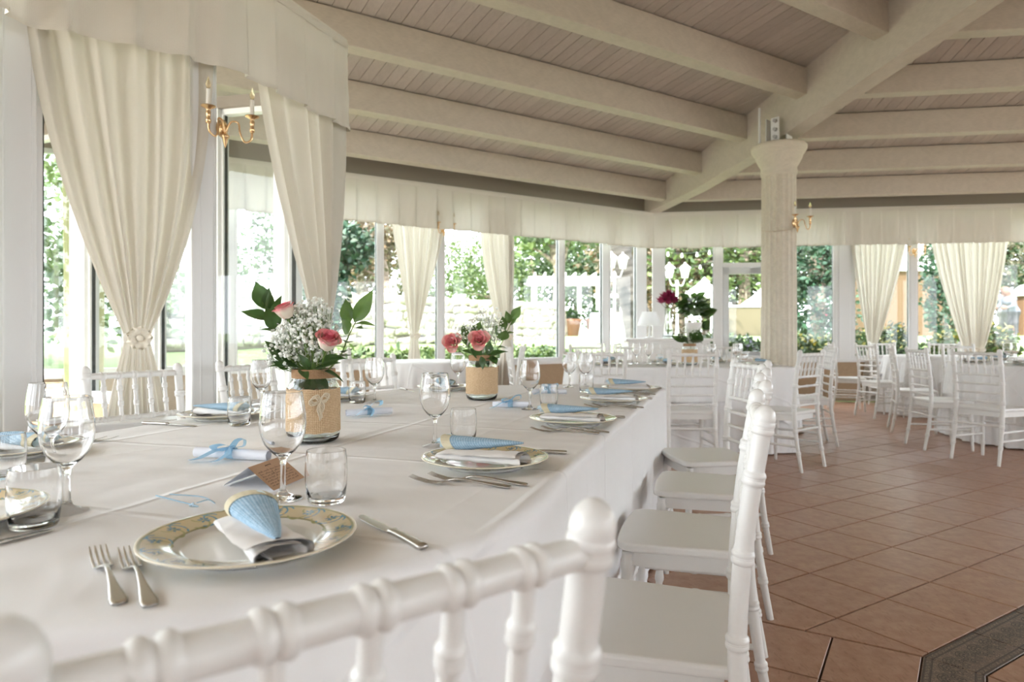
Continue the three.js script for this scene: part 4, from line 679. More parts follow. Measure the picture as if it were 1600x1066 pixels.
// ---------- flower jars ----------
const jarGeo = lathe([[0, 0], [0.05, 0], [0.06, 0.002], [0.068, 0.009], [0.071, 0.022], [0.071, 0.145], [0.0695, 0.156], [0.063, 0.168], [0.0585, 0.174], [0.0575, 0.18], [0.0575, 0.2], [0.0555, 0.202], [0.0535, 0.2], [0.0535, 0.178], [0.06, 0.165], [0.0655, 0.154], [0.067, 0.145], [0.067, 0.024], [0.062, 0.012], [0.05, 0.009], [0, 0.009]], 48);
function jar(x, d, label, ribbonY, bow) {
  const g = thing('flower_jar', label, 'jar', 'glass jars wrapped in jute'); g.position.set(x, TOP + 0.001, -d);
  part('glass', jarGeo, M.jarGlass, g);
  part('jute_sleeve', merged(surf(64, 10, (u, v) => { const a = u * Math.PI * 2, r = 0.0728 + 0.0008 * n2(u * 12, v * 5); return [Math.cos(a) * r, lerp(0.03, 0.15, v) + 0.0012 * Math.sin(u * 60) * (v > 0.95 || v < 0.05 ? 1 : 0), -Math.sin(a) * r]; }, 4.6, 1.3, true)), M.jute, g);
  part('rim_band', surf(64, 4, (u, v) => { const a = u * Math.PI * 2, r = 0.0592 + 0.0006 * Math.sin(v * Math.PI); return [Math.cos(a) * r, lerp(0.178, 0.203, v), -Math.sin(a) * r]; }, 3, 0.3, true), M.juteBand, g);
  if (bow) {
    const bx = bow, P = (a, y, k = 0.078) => [Math.sin(a) * k, y, Math.cos(a) * k];
    part('twine_bow', merged(...[[P(bx, 0.118), P(bx - 0.12, 0.132, 0.086), P(bx - 0.3, 0.124, 0.084), P(bx - 0.26, 0.112, 0.08), P(bx, 0.117)], [P(bx, 0.118), P(bx + 0.1, 0.136, 0.086), P(bx + 0.24, 0.133, 0.086), P(bx + 0.22, 0.12, 0.082), P(bx, 0.117)], [P(bx, 0.118), P(bx - 0.05, 0.1, 0.08), P(bx + 0.02, 0.082, 0.077), P(bx + 0.05, 0.07, 0.076)], [P(bx, 0.118), P(bx + 0.1, 0.104, 0.081), P(bx + 0.06, 0.086, 0.077)]].flatMap((c) => [0, 0.004, -0.004].map((o) => sweep(smoothPts(c.map(([a, b, e]) => [a + o * 0.8, b + o, e + Math.abs(o) * 0.3]), 22), 0.0021, 6)))), M.twine, g);
  }
  return g;
}
function leafGeo(L, W, bend, seed = 0) { return surf(8, 14, (u, v) => { const w = W * Math.sin(Math.PI * v ** 0.8) ** 1.15, q = (u - 0.5) * 2; return [q * w, Math.abs(q) * w * 0.28 + bend * L * v * v + 0.01 * L * Math.sin(v * 9 + q * 3 + seed), L * v]; }, 0.05, 0.1); }
const leafVar = [leafGeo(1, 0.24, -0.12, 1), leafGeo(1, 0.3, 0.1, 2), leafGeo(1, 0.2, -0.25, 3)];
// leaf from base to tip (metres, jar coordinates), rolled about its length
function leaf(parent, b, t, wide, roll, mat) {
  const B = new THREE.Vector3(...b), T = new THREE.Vector3(...t), L = B.distanceTo(T), m = part('leaf', leafVar[Math.floor(R() * 3)], mat, parent);
  m.position.copy(B); m.up.set(Math.sin(roll) * 0.9, Math.cos(roll), Math.sin(roll * 1.7)); parent.updateWorldMatrix(true, false); m.lookAt(parent.localToWorld(T.clone())); m.scale.set(L * wide, L, L);
  return m;
}
function sprig(o, label, base, stemPts, leaves, mat) {
  const g = thing('leafy_sprig', label, 'leaf sprig', 'green sprigs in the flower jars'); g.position.copy(o.position);
  part('stem', sweep(smoothPts([base, ...stemPts], 24), (t) => lerp(0.0026, 0.0012, t), 6), M.stem, g);
  for (const [b, t, w, r] of leaves) { const m = leaf(g, b, t, w, r, mat); }
}
function petal(w, h, cup, c0, c1, edge) {
  const g = surf(10, 10, (u, v) => { const q = (u - 0.5) * 2, ww = w * Math.sin(Math.PI * clamp(0.1 + v * 0.72)) ** 0.7, a = q * cup * 0.9; return [Math.sin(a) * ww / Math.max(cup * 0.9, 0.2), h * v - 0.08 * h * q * q * v, -(1 - Math.cos(a)) * ww * 0.9 - 0.25 * h * v * v * (1 - v * 0.2) + (v > 0.85 ? (v - 0.85) * h * 0.9 : 0)]; });
  const n = g.attributes.position.count, col = new Float32Array(n * 3);
  for (let j = 0; j <= 10; j++) for (let i = 0; i <= 10; i++) { const q = Math.abs(i / 10 - 0.5) * 2, e = clamp(sm(0.55, 1, j / 10) * 0.9 + sm(0.6, 1, q) * 0.6 + 0.12 * n2(i, j)), k = e * edge; for (let c = 0; c < 3; c++) col[(j * 11 + i) * 3 + c] = lerp(c0[c], c1[c], k); }
  g.setAttribute('color', new THREE.BufferAttribute(col, 3)); return g;
}
const PALE = [0.9, 0.68, 0.58], PINK = [0.8, 0.17, 0.22], CORAL = [0.88, 0.4, 0.37], CREAM = [0.88, 0.78, 0.64];
const petSets = { open: [petal(0.016, 0.03, 1.5, PINK, CORAL, 0.6), petal(0.021, 0.034, 1.2, CORAL, PINK, 0.5), petal(0.026, 0.036, 1.0, PALE, CORAL, 0.8)], bud: [petal(0.015, 0.034, 1.5, PINK, PINK, 0.5), petal(0.02, 0.038, 1.3, CORAL, PINK, 0.9), petal(0.026, 0.04, 1.2, CREAM, PINK, 0.85)] };
function rose(o, pos, dir, size, kind, stemTo, label) {
  const g = thing('rose', label, 'rose', 'pink roses'); g.position.copy(o.position).add(new THREE.Vector3(...pos));
  const head = new THREE.Group(); head.name = 'flower_head'; g.add(head);
  head.quaternion.setFromUnitVectors(new THREE.Vector3(0, 1, 0), new THREE.Vector3(...dir).normalize()); head.scale.setScalar(size);
  const S = petSets[kind]; let k = 0;
  for (const [n, r, tilt, set, y] of kind === 'open' ? [[3, 0.003, -0.05, 0, 0.004], [4, 0.007, 0.1, 0, 0.003], [5, 0.01, 0.3, 1, 0.001], [5, 0.013, 0.55, 1, -0.002], [6, 0.014, 0.85, 2, -0.005]] : [[3, 0.003, -0.06, 0, 0.004], [4, 0.007, 0.02, 0, 0.002], [4, 0.01, 0.12, 1, 0], [5, 0.012, 0.24, 2, -0.003], [4, 0.013, 0.42, 2, -0.006]])
    for (let i = 0; i < n; i++) { const a = i / n * Math.PI * 2 + k * 1.1, m = part('petal', S[set], M.petals, head); m.rotation.order = 'YXZ'; m.rotation.y = a; m.rotation.x = tilt + 0.18; m.position.set(Math.sin(a) * r, y - 0.012, Math.cos(a) * r); k++; }
  part('sepals', merged(...[0, 1, 2, 3, 4].map((i) => leafVar[0].clone().scale(0.018, 0.022, 0.022).rotateX(0.5).rotateY(i * 1.257).translate(0, -0.014, 0)), new THREE.SphereGeometry(0.008, 10, 8).translate(0, -0.014, 0)), M.leafMid, head);
  const d = new THREE.Vector3(...dir).normalize().multiplyScalar(-0.02 * size);
  part('stem', sweep(smoothPts([[d.x * 0.6, d.y * 0.6, d.z * 0.6], [d.x * 2.5, d.y * 2.5 - 0.01, d.z * 2.5], stemTo.map((v, i) => v - pos[i])], 18), 0.0024, 7), M.stem, g);
}
function babyBreath(o, c, rx, ry, rz, n, label) {
  const g = thing('baby_breath', label, 'flowers', 'baby\'s breath in the jars'); g.userData.kind = 'stuff'; g.position.copy(o.position);
  const q = rng(Math.floor(c[0] * 1000) + n), ico = new THREE.IcosahedronGeometry(1, 1), im = new THREE.InstancedMesh(ico, M.gyp, n), M4 = new THREE.Matrix4(), st = [];
  const p = ico.attributes.position; for (let i = 0; i < p.count; i++) { const v = new THREE.Vector3().fromBufferAttribute(p, i), k = 1 + 0.3 * n3(v.x * 2.5, v.y * 2.5, v.z * 2.5); p.setXYZ(i, v.x * k, v.y * k, v.z * k); } ico.computeVertexNormals();
  for (let i = 0; i < n; i++) {
    let x, y, z; do { x = q() * 2 - 1; y = q() * 2 - 1; z = q() * 2 - 1; } while (x * x + y * y + z * z > 1);
    const P = new THREE.Vector3(c[0] + x * rx, c[1] + y * ry, c[2] + z * rz), s = 0.0026 + 0.0034 * q() ** 1.4;
    M4.compose(P, new THREE.Quaternion().setFromEuler(new THREE.Euler(q() * 6, q() * 6, q() * 6)), new THREE.Vector3(s, s * 0.85, s)); im.setMatrixAt(i, M4);
    if (i % 2 === 0) { const r = new THREE.Vector3(c[0] * 0.25 + x * 0.03, 0.19, c[2] * 0.25 + z * 0.03), mid = r.clone().lerp(P, 0.72).add(new THREE.Vector3(0, -0.006, 0)); st.push(sweep([mid, mid.clone().lerp(P, 0.5).add(new THREE.Vector3(0.001, 0.002, 0)), P], 0.00045, 4)); if (i % 12 === 0) st.push(sweep([r, r.clone().lerp(mid, 0.5).add(new THREE.Vector3(0.004, 0, 0.002)), mid], 0.0008, 5)); }
  }
  im.name = 'blossoms'; shadow(im); im.userData.kind = 'stuff'; g.add(im);
  part('stems', merged(st), M.stem, g).userData.kind = 'stuff';
}
const px1 = 0.001794;      // metres for one photo pixel at the first jar
{
  const J = jar(-0.556, 1.875, 'large jute-wrapped jar with a twine bow holding white flowers and leaves', 0, 0.5);
  const q = (x, y, z = 0) => [(x - 493) * px1, (698 - y) * px1, z];     // positions read off the photo's bouquet, z chosen in depth
  babyBreath(J, [-0.022, 0.29, 0.0], 0.095, 0.078, 0.075, 820, 'dense white baby\'s breath in the large jar');
  babyBreath(J, [-0.005, 0.355, -0.01], 0.06, 0.05, 0.055, 280, 'topmost white baby\'s breath sprays of the large jar');
  babyBreath(J, [-0.075, 0.25, 0.03], 0.055, 0.05, 0.05, 200, 'white baby\'s breath spilling to the left of the large jar');
  rose(J, q(455, 497, 0.03), [-0.35, 0.9, 0.25], 1.0, 'bud', q(485, 600), 'pink rose bud at the upper left of the large jar');
  rose(J, q(526, 543, 0.075), [0.35, 0.75, 0.5], 1.12, 'bud', q(505, 600, 0.01), 'cream and red rose at the right of the large jar');
  sprig(J, 'dark leafy sprig reaching left from the large jar', q(490, 600), [q(455, 560, 0), q(432, 520, 0), q(412, 480, 0)], [[q(425, 508), q(384, 492, 0.02), 1, 0.6], [q(418, 492), q(400, 450, 0), 1.2, 1.2], [q(420, 492), q(418, 458, -0.02), 1.1, -1], [q(422, 494), q(430, 464, 0.02), 1, 1.4], [q(428, 505), q(440, 468, 0), 0.9, -0.5], [q(435, 525), q(424, 488, 0.02), 1.5, 0.8], [q(440, 528), q(418, 518, 0.03), 1.3, 0.2]], M.leafDark);
  sprig(J, 'broad leafy sprig reaching right from the large jar', q(500, 600), [q(530, 570, -0.01), q(548, 530, -0.01), q(562, 505, 0)], [[q(556, 512), q(588, 464, 0.02), 1.05, 0.9], [q(548, 515), q(543, 475, 0.01), 1.15, -0.9], [q(556, 515), q(592, 514, 0.01), 1, 0.2], [q(556, 522), q(574, 520, 0.03), 1, 0.5], [q(548, 530), q(545, 508, 0.04), 1.5, 1], [q(545, 545), q(555, 535, 0.05), 1.6, 0.4], [q(540, 560), q(556, 548, 0.04), 1.7, 0.6]], M.leafMid);
  sprig(J, 'low green leaves over the rim of the large jar', q(492, 600), [q(490, 588, 0.03), q(480, 575, 0.04)], [[q(470, 580, 0.04), q(424, 545, 0.05), 1.1, 0.3], [q(480, 582, 0.05), q(438, 570, 0.07), 1, 0.2], [q(462, 584, 0.05), q(448, 570, 0.08), 1.3, 0.9], [q(500, 584, 0.05), q(546, 578, 0.07), 1.2, 0.2], [q(505, 584, 0.04), q(550, 592, 0.06), 1.1, 0], [q(495, 586, 0.05), q(490, 560, 0.09), 1, 1], [q(505, 575, 0.03), q(545, 560, 0.05), 1.4, 0.4], [q(480, 584, 0.05), q(500, 596, 0.09), 1, 0.2], [q(515, 570, 0.0), q(556, 567, 0.03), 1, 0.1]], M.leafDark);
  sprig(J, 'wet stems standing inside the large jar', [0.01, 0.03, 0], [[0.0, 0.1, 0.01], [0.0, 0.19, 0]], [[[-0.03, 0.15, 0.035], [-0.01, 0.2, 0.045], 1, 0.8], [[0.02, 0.15, 0.04], [0.03, 0.2, 0.03], 1.2, 1], [[0, 0.14, 0.045], [0.01, 0.19, 0.05], 1.2, 0.7], [[-0.04, 0.14, 0.02], [-0.02, 0.2, 0.03], 1.2, 1.2], [[0.035, 0.13, 0.02], [0.03, 0.2, 0.035], 1.1, 0.6]], M.leafDark);
}
const px2 = 0.0029;
{
  const J = jar(-0.137, 3.035, 'jute-wrapped jar with two open pink roses in the middle of the table', 0);
  const q = (x, y, z = 0) => [(x - 753) * px2, (627 - y) * px2, z];
  babyBreath(J, [0.0, 0.3, 0.0], 0.1, 0.09, 0.07, 300, 'airy baby\'s breath above the two open roses');
  babyBreath(J, [0.04, 0.36, 0.0], 0.09, 0.06, 0.06, 130, 'topmost thin baby\'s breath above the roses');
  babyBreath(J, [-0.08, 0.29, 0.02], 0.06, 0.06, 0.05, 90, 'baby\'s breath on the left above the left rose');
  rose(J, q(708, 537, 0.04), [-0.2, 0.25, 0.95], 1.15, 'open', q(750, 575), 'open pink rose leaning out to the left of the jar');
  rose(J, q(750, 533, 0.08), [0, 0.3, 0.95], 1.2, 'open', q(752, 575, 0.03), 'open pink rose in the middle of the jar');
  sprig(J, 'green sprig at the right of the rose jar', q(757, 570), [q(780, 545, 0), q(795, 515, 0), q(806, 490, 0)], [[q(800, 500), q(814, 482, 0.02), 1.6, 0.8], [q(796, 508), q(792, 487, 0), 1.5, 1], [q(798, 510), q(810, 500, 0.02), 1.4, 0.4], [q(790, 518), q(784, 496, 0.02), 1.3, -0.8], [q(788, 525), q(804, 520, 0.02), 1.2, 0.3], [q(782, 535), q(790, 516, 0.03), 1.6, 0.8], [q(775, 545), q(791, 542, 0.03), 1.2, 0.2], [q(780, 530), q(776, 510, 0.02), 1.4, 1]], M.leafMid);
  sprig(J, 'green leaves on the left of the rose jar', q(750, 570), [q(735, 550, 0.02), q(725, 520, 0.01)], [[q(728, 530), q(722, 508, 0.02), 1.3, 1], [q(735, 545), q(722, 530, 0.03), 1.2, 0.6], [q(740, 530), q(752, 505, 0.01), 1.6, 0.9], [q(742, 540), q(744, 512, 0.03), 1.3, 1.2], [q(740, 556), q(724, 548, 0.05), 1.2, 0.3]], M.leafMid);
  sprig(J, 'dark low leaves in the mouth of the rose jar', q(753, 572), [q(755, 562, 0.03), q(762, 548, 0.03)], [[q(760, 560, 0.03), q(790, 545, 0.05), 1.3, 0.3], [q(758, 562, 0.04), q(778, 558, 0.07), 1.4, 0.4], [q(750, 562, 0.04), q(738, 545, 0.06), 1.6, 0.6], [q(762, 556, 0.03), q(768, 535, 0.03), 1.8, 0.9], [q(745, 560, 0.05), q(752, 545, 0.07), 1.6, 0.8], [q(768, 558, 0.05), q(776, 572, 0.08), 1.3, 0.3], [q(753, 558, 0.07), q(758, 577, 0.09), 1.4, 0.7]], M.leafDark);
  sprig(J, 'stems seen through the glass of the rose jar', [0, 0.03, 0], [[0.01, 0.1, 0.01], [0, 0.19, 0]], [[[-0.02, 0.14, 0.03], [0, 0.2, 0.04], 1.2, 0.8], [[0.03, 0.15, 0.03], [0.02, 0.2, 0.035], 1.2, 1]], M.leafDark);
}
{
  const J = jar(1.66, 6.25, 'jute-wrapped jar of white flowers on the table left of the column', 0);
  babyBreath(J, [0.0, 0.29, 0.0], 0.13, 0.09, 0.09, 320, 'white flower heads in the far jar left of the column');
  const lf = []; for (let i = 0; i < 16; i++) { const a = i * 2.4, r = 0.1 + 0.08 * R(); lf.push([[Math.sin(a) * 0.05, 0.2 + 0.04 * R(), Math.cos(a) * 0.05], [Math.sin(a) * r, 0.22 + 0.12 * R(), Math.cos(a) * r], 1.6, R()]); }
  for (let i = 0; i < 8; i++) lf.push([[0.11 + 0.02 * R(), 0.33 + 0.04 * R(), 0], [0.12 + 0.07 * R(), 0.32 + 0.12 * R(), 0.05 * R()], 1.7, R() * 2]);
  sprig(J, 'green leaves round the far jar of white flowers', [0, 0.1, 0], [[0.03, 0.25, 0], [0.12, 0.38, 0]], lf, M.leafDark);
}
// ---------- settings on the other tables ----------
for (const [x, d, fx, fd, w] of [[0.85, 6.08, 0, 1, 'at the left front of the column table'], [1.4, 6.06, 0, 1, 'at the middle front of the column table'], [2.28, 6.1, -0.3, 1, 'at the right front corner of the column table'], [1.0, 6.72, 0, -1, 'at the left rear of the column table'], [1.5, 6.74, 0, -1, 'at the middle rear of the column table'], [2.05, 6.72, 0, -1, 'at the right rear of the column table'], [4.72, 6.15, 1, 0.4, 'at the front of the right edge table'], [4.65, 6.7, 1, 0, 'at the left of the right edge table'], [5.25, 7.2, 0, -1, 'at the rear of the right edge table'], [5.1, 5.9, 0.3, 1, 'at the right frame edge'], [5.2, 8.5, 1, 0.3, 'on the far round table']]) setting(x, d, fx, fd, w, { y: TOP + 0.0065, noCut: true });
for (const [x, d, w] of [[1.3, 6.35, 'left of the far jar'], [1.2, 6.45, 'left of the far jar, farther back'], [1.85, 6.2, 'just right of the far jar'], [2.1, 6.25, 'on the column table near the column'], [1.0, 6.35, 'at the left of the column table'], [0.85, 6.4, 'at the left end of the column table'], [2.2, 6.5, 'behind others near the column'], [5.0, 6.4, 'on the right edge table, left one'], [5.3, 6.6, 'on the right edge table, middle one'], [5.15, 6.85, 'on the right edge table, rear one'], [5.0, 6.75, 'on the right edge table, rear left one'], [5.5, 6.3, 'at the frame\'s right edge']]) goblet(x, d, 'clear wine glass ' + w, TOP + 0.0065);
for (const [x, d, w] of [[1.4, 6.3, 'beside the far jar'], [2.2, 6.35, 'on the column table near its right end'], [1.1, 6.3, 'on the column table near its left end'], [4.9, 6.55, 'on the right edge table, left one'], [5.35, 6.45, 'on the right edge table, right one']]) tumbler(x, d, 'clear tumbler ' + w, TOP + 0.0065);
// ---------- sideboard in the corner with lamp, vase, potted plant ----------
{
  const s = thing('sideboard', 'white sideboard in the corner between the garden windows', 'sideboard'); s.position.copy(V(2.2, 0, 9.55));
  part('body', box(1.15, 0.86, 0.4, 0, 0.51, 0, 0.01), M.white, s); part('top', box(1.22, 0.04, 0.46, 0, 0.96, 0, 0.008), M.white, s); part('plinth', box(1.1, 0.08, 0.36, 0, 0.04, 0), M.white, s);
  for (const x of [-0.285, 0.285]) { const dr = part('door', box(0.54, 0.78, 0.02, x, 0.51, 0.21, 0.006), M.white, s); part('knob', new THREE.SphereGeometry(0.014, 10, 8).translate(x - Math.sign(x) * 0.22, 0.55, 0.232), M.zinc, dr); }
  const l = thing('table_lamp', 'white table lamp with conical shade in the corner', 'lamp'); l.position.copy(V(1.93, 0.98, 9.4));
  part('base', lathe([[0, 0], [0.07, 0], [0.07, 0.012], [0.02, 0.025], [0.012, 0.04], [0.012, 0.2], [0, 0.2]], 24), M.white, l);
  part('lamp_shade', lathe([[0.165, 0.18], [0.1, 0.37]], 32), M.shade, l);
  const v = thing('glass_vase', 'tall clear vase with crimson flowers in the corner', 'vase'); v.position.copy(V(2.2, 0.98, 9.42));
  part('glass', lathe([[0, 0], [0.075, 0], [0.08, 0.01], [0.06, 0.14], [0.035, 0.3], [0.03, 0.36], [0.04, 0.42], [0.037, 0.42], [0.027, 0.36], [0.032, 0.3], [0.056, 0.14], [0.074, 0.015], [0, 0.012]], 28), M.jarGlass, v);
  const fm = std({ color: lin(0.28, 0.012, 0.07), roughness: 0.7, side: THREE.DoubleSide });
  for (let k = 0; k < 6; k++) {
    const a = k * 1.05, g = thing('crimson_flower', ['leftmost crimson bloom in the tall clear vase', 'upper left crimson bloom in the tall clear vase', 'topmost crimson bloom in the tall clear vase', 'upper right crimson bloom in the tall clear vase', 'rightmost crimson bloom in the tall clear vase', 'lowest crimson bloom in the tall clear vase'][k], 'flower', 'crimson blooms in the tall vase');
    const hx = [-0.1, -0.05, 0.01, 0.06, 0.1, 0.0][k], hy = [0.49, 0.55, 0.58, 0.55, 0.49, 0.48][k]; g.position.copy(v.position);
    part('bloom', merged(...Array.from({ length: 14 }, (_, i) => leafVar[1].clone() .scale(0.11, 0.11, 0.12).rotateX(-0.3 - (i % 3) * 0.4).rotateY(i * 2.4).translate(hx, hy, 0.02 * Math.cos(a)))), fm, g);
    part('stem', sweep(smoothPts([[0.01 * Math.cos(a), 0.05, 0.01 * Math.sin(a)], [hx * 0.15, 0.38, 0], [hx, hy, 0.02 * Math.cos(a)]], 14), 0.003, 6), M.stem, g);
    part('leaf', leafVar[0].clone().scale(0.06, 0.08, 0.09).rotateY(a).translate(hx * 0.5, hy - 0.08, 0), M.leafDark, g);
  }
  const p = thing('potted_plant', 'white pot with a large dark green leafy plant in the corner', 'potted plant'); p.position.copy(V(2.55, 0.98, 9.4));
  part('pot', lathe([[0, 0], [0.085, 0], [0.09, 0.01], [0.115, 0.2], [0.12, 0.2], [0.12, 0.225], [0.11, 0.225], [0.1, 0.2], [0, 0.19]], 32), M.white, p);
  part('soil', new THREE.CylinderGeometry(0.103, 0.1, 0.02, 24).translate(0, 0.2, 0), M.roofBack, p);
  for (let i = 0; i < 70; i++) { const a = i * 2.4, r = 0.05 + 0.2 * R(), y = 0.34 + 0.3 * R() * (1 - r * 1.6); leaf(p, [Math.sin(a) * r * 0.5, y - 0.04, Math.cos(a) * r * 0.5], [Math.sin(a) * (r + 0.09), y + rr(-0.08, 0.06), Math.cos(a) * (r + 0.09)], 1.25, R() * 2 - 1, M.leafDark); }
}
// ---------- garden ----------
const outA = (x, d) => -((x - K[0]) * dA[1] - (d - K[1]) * dA[0]), outB = (x, d) => (x - K[0]) * -dB[1] + (d - K[1]) * dB[0];
const groundY = (x, d) => { const o = Math.max(outA(x, d), outB(x, d)); return o < 0.35 ? -0.14 : lerp(-0.14, 0.52, sm(0.35, 0.7, o)) + 0.42 * sm(1, 9, o) + 0.03 * n2(x * 0.4, d * 0.4); };
{
  const g = surf(150, 150, (u, v) => { const x = lerp(-40, 60, u), d = lerp(5, 95, v ** 1.6); return [x, groundY(x, d), -d]; }, 100, 90);
  const lawn = solo('lawn', g, M.grass, 'green lawn of the garden beyond the windows', 'lawn'); lawn.userData.kind = 'structure';
  const t = solo('terrace_paving', surf(2, 2, (u, v) => [lerp(-60, 60, u), -0.15, -lerp(-60, 9, v)], 60, 35), M.paving, 'pale paving of the terrace outside', 'paving'); t.userData.kind = 'structure';
}
const leafQuad = (() => { const g = surf(2, 3, (u, v) => { const w = 0.34 * Math.sin(Math.PI * (0.08 + v * 0.9)), q = (u - 0.5) * 2; return [q * w, Math.abs(q) * w * 0.4 - 0.15 * v * v, v]; }); return g; })();
function foliage(parent, blobs, n, size, cols, seed, name = 'foliage') {
  const q = rng(seed), im = new THREE.InstancedMesh(leafQuad, M.leafI, n), m = new THREE.Matrix4(), c = new THREE.Color(), Q = new THREE.Quaternion(), E = new THREE.Euler();
  const tot = blobs.reduce((s, b) => s + b[3] * b[4] * b[5], 0); let i = 0;
  blobs.forEach((b, bi) => { const k = bi === blobs.length - 1 ? n - i : Math.min(n - i, Math.round(n * b[3] * b[4] * b[5] / tot)); for (let j = 0; j < k; j++, i++) {
    let x, y, z, l; do { x = q() * 2 - 1; y = q() * 2 - 1; z = q() * 2 - 1; l = Math.hypot(x, y, z); } while (l > 1 || l < 0.3);
    const f = l < 0.75 ? 0.75 / l * (0.8 + 0.2 * q()) : 1; x *= f; y *= f; z *= f;
    const w = 1 + 0.28 * n3(x * 2 + bi, y * 2, z * 2 + seed), s = size * (0.6 + 0.8 * q());
    m.compose(new THREE.Vector3(b[0] + x * b[3] * w, b[1] + y * b[4] * w, b[2] + z * b[5] * w), Q.setFromEuler(E.set(q() * 6.3, q() * 6.3, q() * 6.3)), new THREE.Vector3(s, s, s)); im.setMatrixAt(i, m);
    const cc = cols[Math.floor(q() * cols.length)], v = 0.75 + 0.5 * q(); im.setColorAt(i, c.setRGB(cc[0] * v * 0.6, cc[1] * v * 0.6, cc[2] * v * 0.6));
  } });
  im.name = name; im.userData.kind = 'stuff'; shadow(im); parent.add(im); return im;
}
const GREEN = [[0.07, 0.15, 0.035], [0.1, 0.2, 0.05], [0.05, 0.11, 0.03]], LIME = [[0.17, 0.27, 0.06], [0.22, 0.32, 0.08], [0.1, 0.19, 0.05]], OLIVE = [[0.16, 0.15, 0.06], [0.22, 0.18, 0.08], [0.11, 0.12, 0.05]], IVY = [[0.03, 0.12, 0.06], [0.05, 0.17, 0.08], [0.04, 0.1, 0.04]], RUST = [[0.28, 0.18, 0.08], [0.2, 0.14, 0.07], [0.14, 0.13, 0.05]];
function tree(x, d, trunk, r0, blobs, n, size, cols, label, seed, bark = M.bark) {
  const y = groundY(x, d), g = thing('garden_tree', label, 'tree', 'garden trees'); g.position.copy(V(x, y, d));
  const tp = smoothPts(trunk, 20); part('trunk', sweep(tp, (t) => r0 * (1 - 0.5 * t) * (1 + 0.06 * n2(t * 9, seed)), 12), bark, g);
  const q = rng(seed); const top = tp[tp.length - 1];
  for (let k = 0; k < Math.min(4, blobs.length); k++) { const b = blobs[k], s = tp[Math.floor(lerp(10, 20, k / 4))]; part('branch', sweep(smoothPts([[s.x, s.y, s.z], [lerp(s.x, b[0], 0.5), lerp(s.y, b[1], 0.6), lerp(s.z, b[2], 0.5)], [b[0], b[1], b[2]]], 10), (t) => r0 * 0.4 * (1 - 0.8 * t), 7), bark, g); }
  foliage(g, blobs, n, size, cols, seed); return g;
}
// ray helper for laying out the garden plan: plan x for a bearing, at depth d
const X = (px, d) => (px - 800) / 1045 * d, Yh = (py, d) => 1.06 + (520 - py) / 1045 * d;
{ const x = X(876, 22), d = 22; tree(x, d, [[0, -0.1, 0], [-0.06, 1.2, 0], [-0.05, 2.1, 0], [-0.3, 3.0, 0.1]], 0.24, [[-0.6, 3.6, 0, 1.1, 0.8, 1], [0.5, 3.8, 0.2, 1.2, 0.9, 1], [-1.0, 2.9, 0.3, 0.6, 0.5, 0.5], [0.1, 4.8, 0, 1.6, 0.9, 1.2], [1.5, 3.4, -0.2, 0.9, 0.6, 0.8]], 2200, 0.2, LIME, 'slim light green tree standing before the white pergola', 101); }
{ const x = X(1003, 17), d = 17; tree(x, d, [[0, -0.1, 0], [-0.18, 0.8, 0], [-0.38, 1.6, 0], [-0.62, 2.6, 0], [-0.9, 4, 0]], 0.4, [[-1.4, 4.8, 0, 1.6, 0.8, 1.2], [0.3, 4.6, 0, 1.4, 0.8, 1.2]], 1500, 0.22, OLIVE, 'thick grey leaning tree trunk near the corner window', 102, M.barkGrey); }
{ const x = X(535, 11.5), d = 11.5; tree(x, d, [[-0.3, -0.1, 0], [-0.3, 0.7, 0], [-0.25, 1.4, 0]], 0.12, [[-0.05, 1.9, 0, 0.5, 0.5, 0.45], [-0.3, 1.2, 0.1, 0.42, 0.7, 0.4], [0.25, 1.95, 0, 0.35, 0.35, 0.4], [-0.4, 0.55, 0.1, 0.4, 0.4, 0.4]], 2600, 0.1, IVY, 'bushy ivy-green tree at the left garden window', 103); }
{ const x = X(590, 16), d = 16; tree(x, d, [[0.2, -0.1, 0], [0.2, 1.2, 0], [0.1, 2.4, 0]], 0.14, [[-0.2, 2.2, 0, 0.8, 0.6, 0.7], [-0.5, 1.7, 0, 0.5, 0.45, 0.5], [0.2, 2.7, 0, 0.9, 0.5, 0.7]], 1500, 0.12, RUST, 'olive-brown tree rising above the stone wall', 104); }
const bg = [[560, 30, 3.4, OLIVE], [690, 42, 3.2, LIME], [770, 36, 2.8, LIME], [830, 40, 4, GREEN], [900, 44, 4.5, LIME], [960, 38, 3.6, GREEN], [1010, 42, 4.6, OLIVE], [1060, 30, 4.4, RUST], [1105, 34, 5, OLIVE], [1160, 28, 4, LIME], [1215, 32, 5, GREEN], [1390, 40, 5.4, RUST], [1460, 26, 3.4, OLIVE], [1540, 30, 4.6, OLIVE], [1620, 28, 4, GREEN], [480, 34, 4, GREEN]];
[[-7.6, 7.6, 1.6, GREEN, 'leafy tree outside the porch, left one'], [-6.2, 9.6, 1.7, LIME, 'leafy tree outside the porch, right one'], [-9.5, 4.2, 2.2, IVY, 'dark leafy tree beyond the near left pane']].forEach(([x, d, r, c, l], i) => tree(x, d, [[0, -0.1, 0], [0.05, r * 0.6, 0], [0, r, 0]], 0.14, [[0, r * 1.25, 0, r * 0.8, r * 0.7, r * 0.8], [-r * 0.4, r * 0.7, 0.1, r * 0.6, r * 0.5, r * 0.6], [r * 0.4, r * 0.6, 0.1, r * 0.6, r * 0.5, r * 0.6]], 2600, 0.12, c, l, 260 + i));
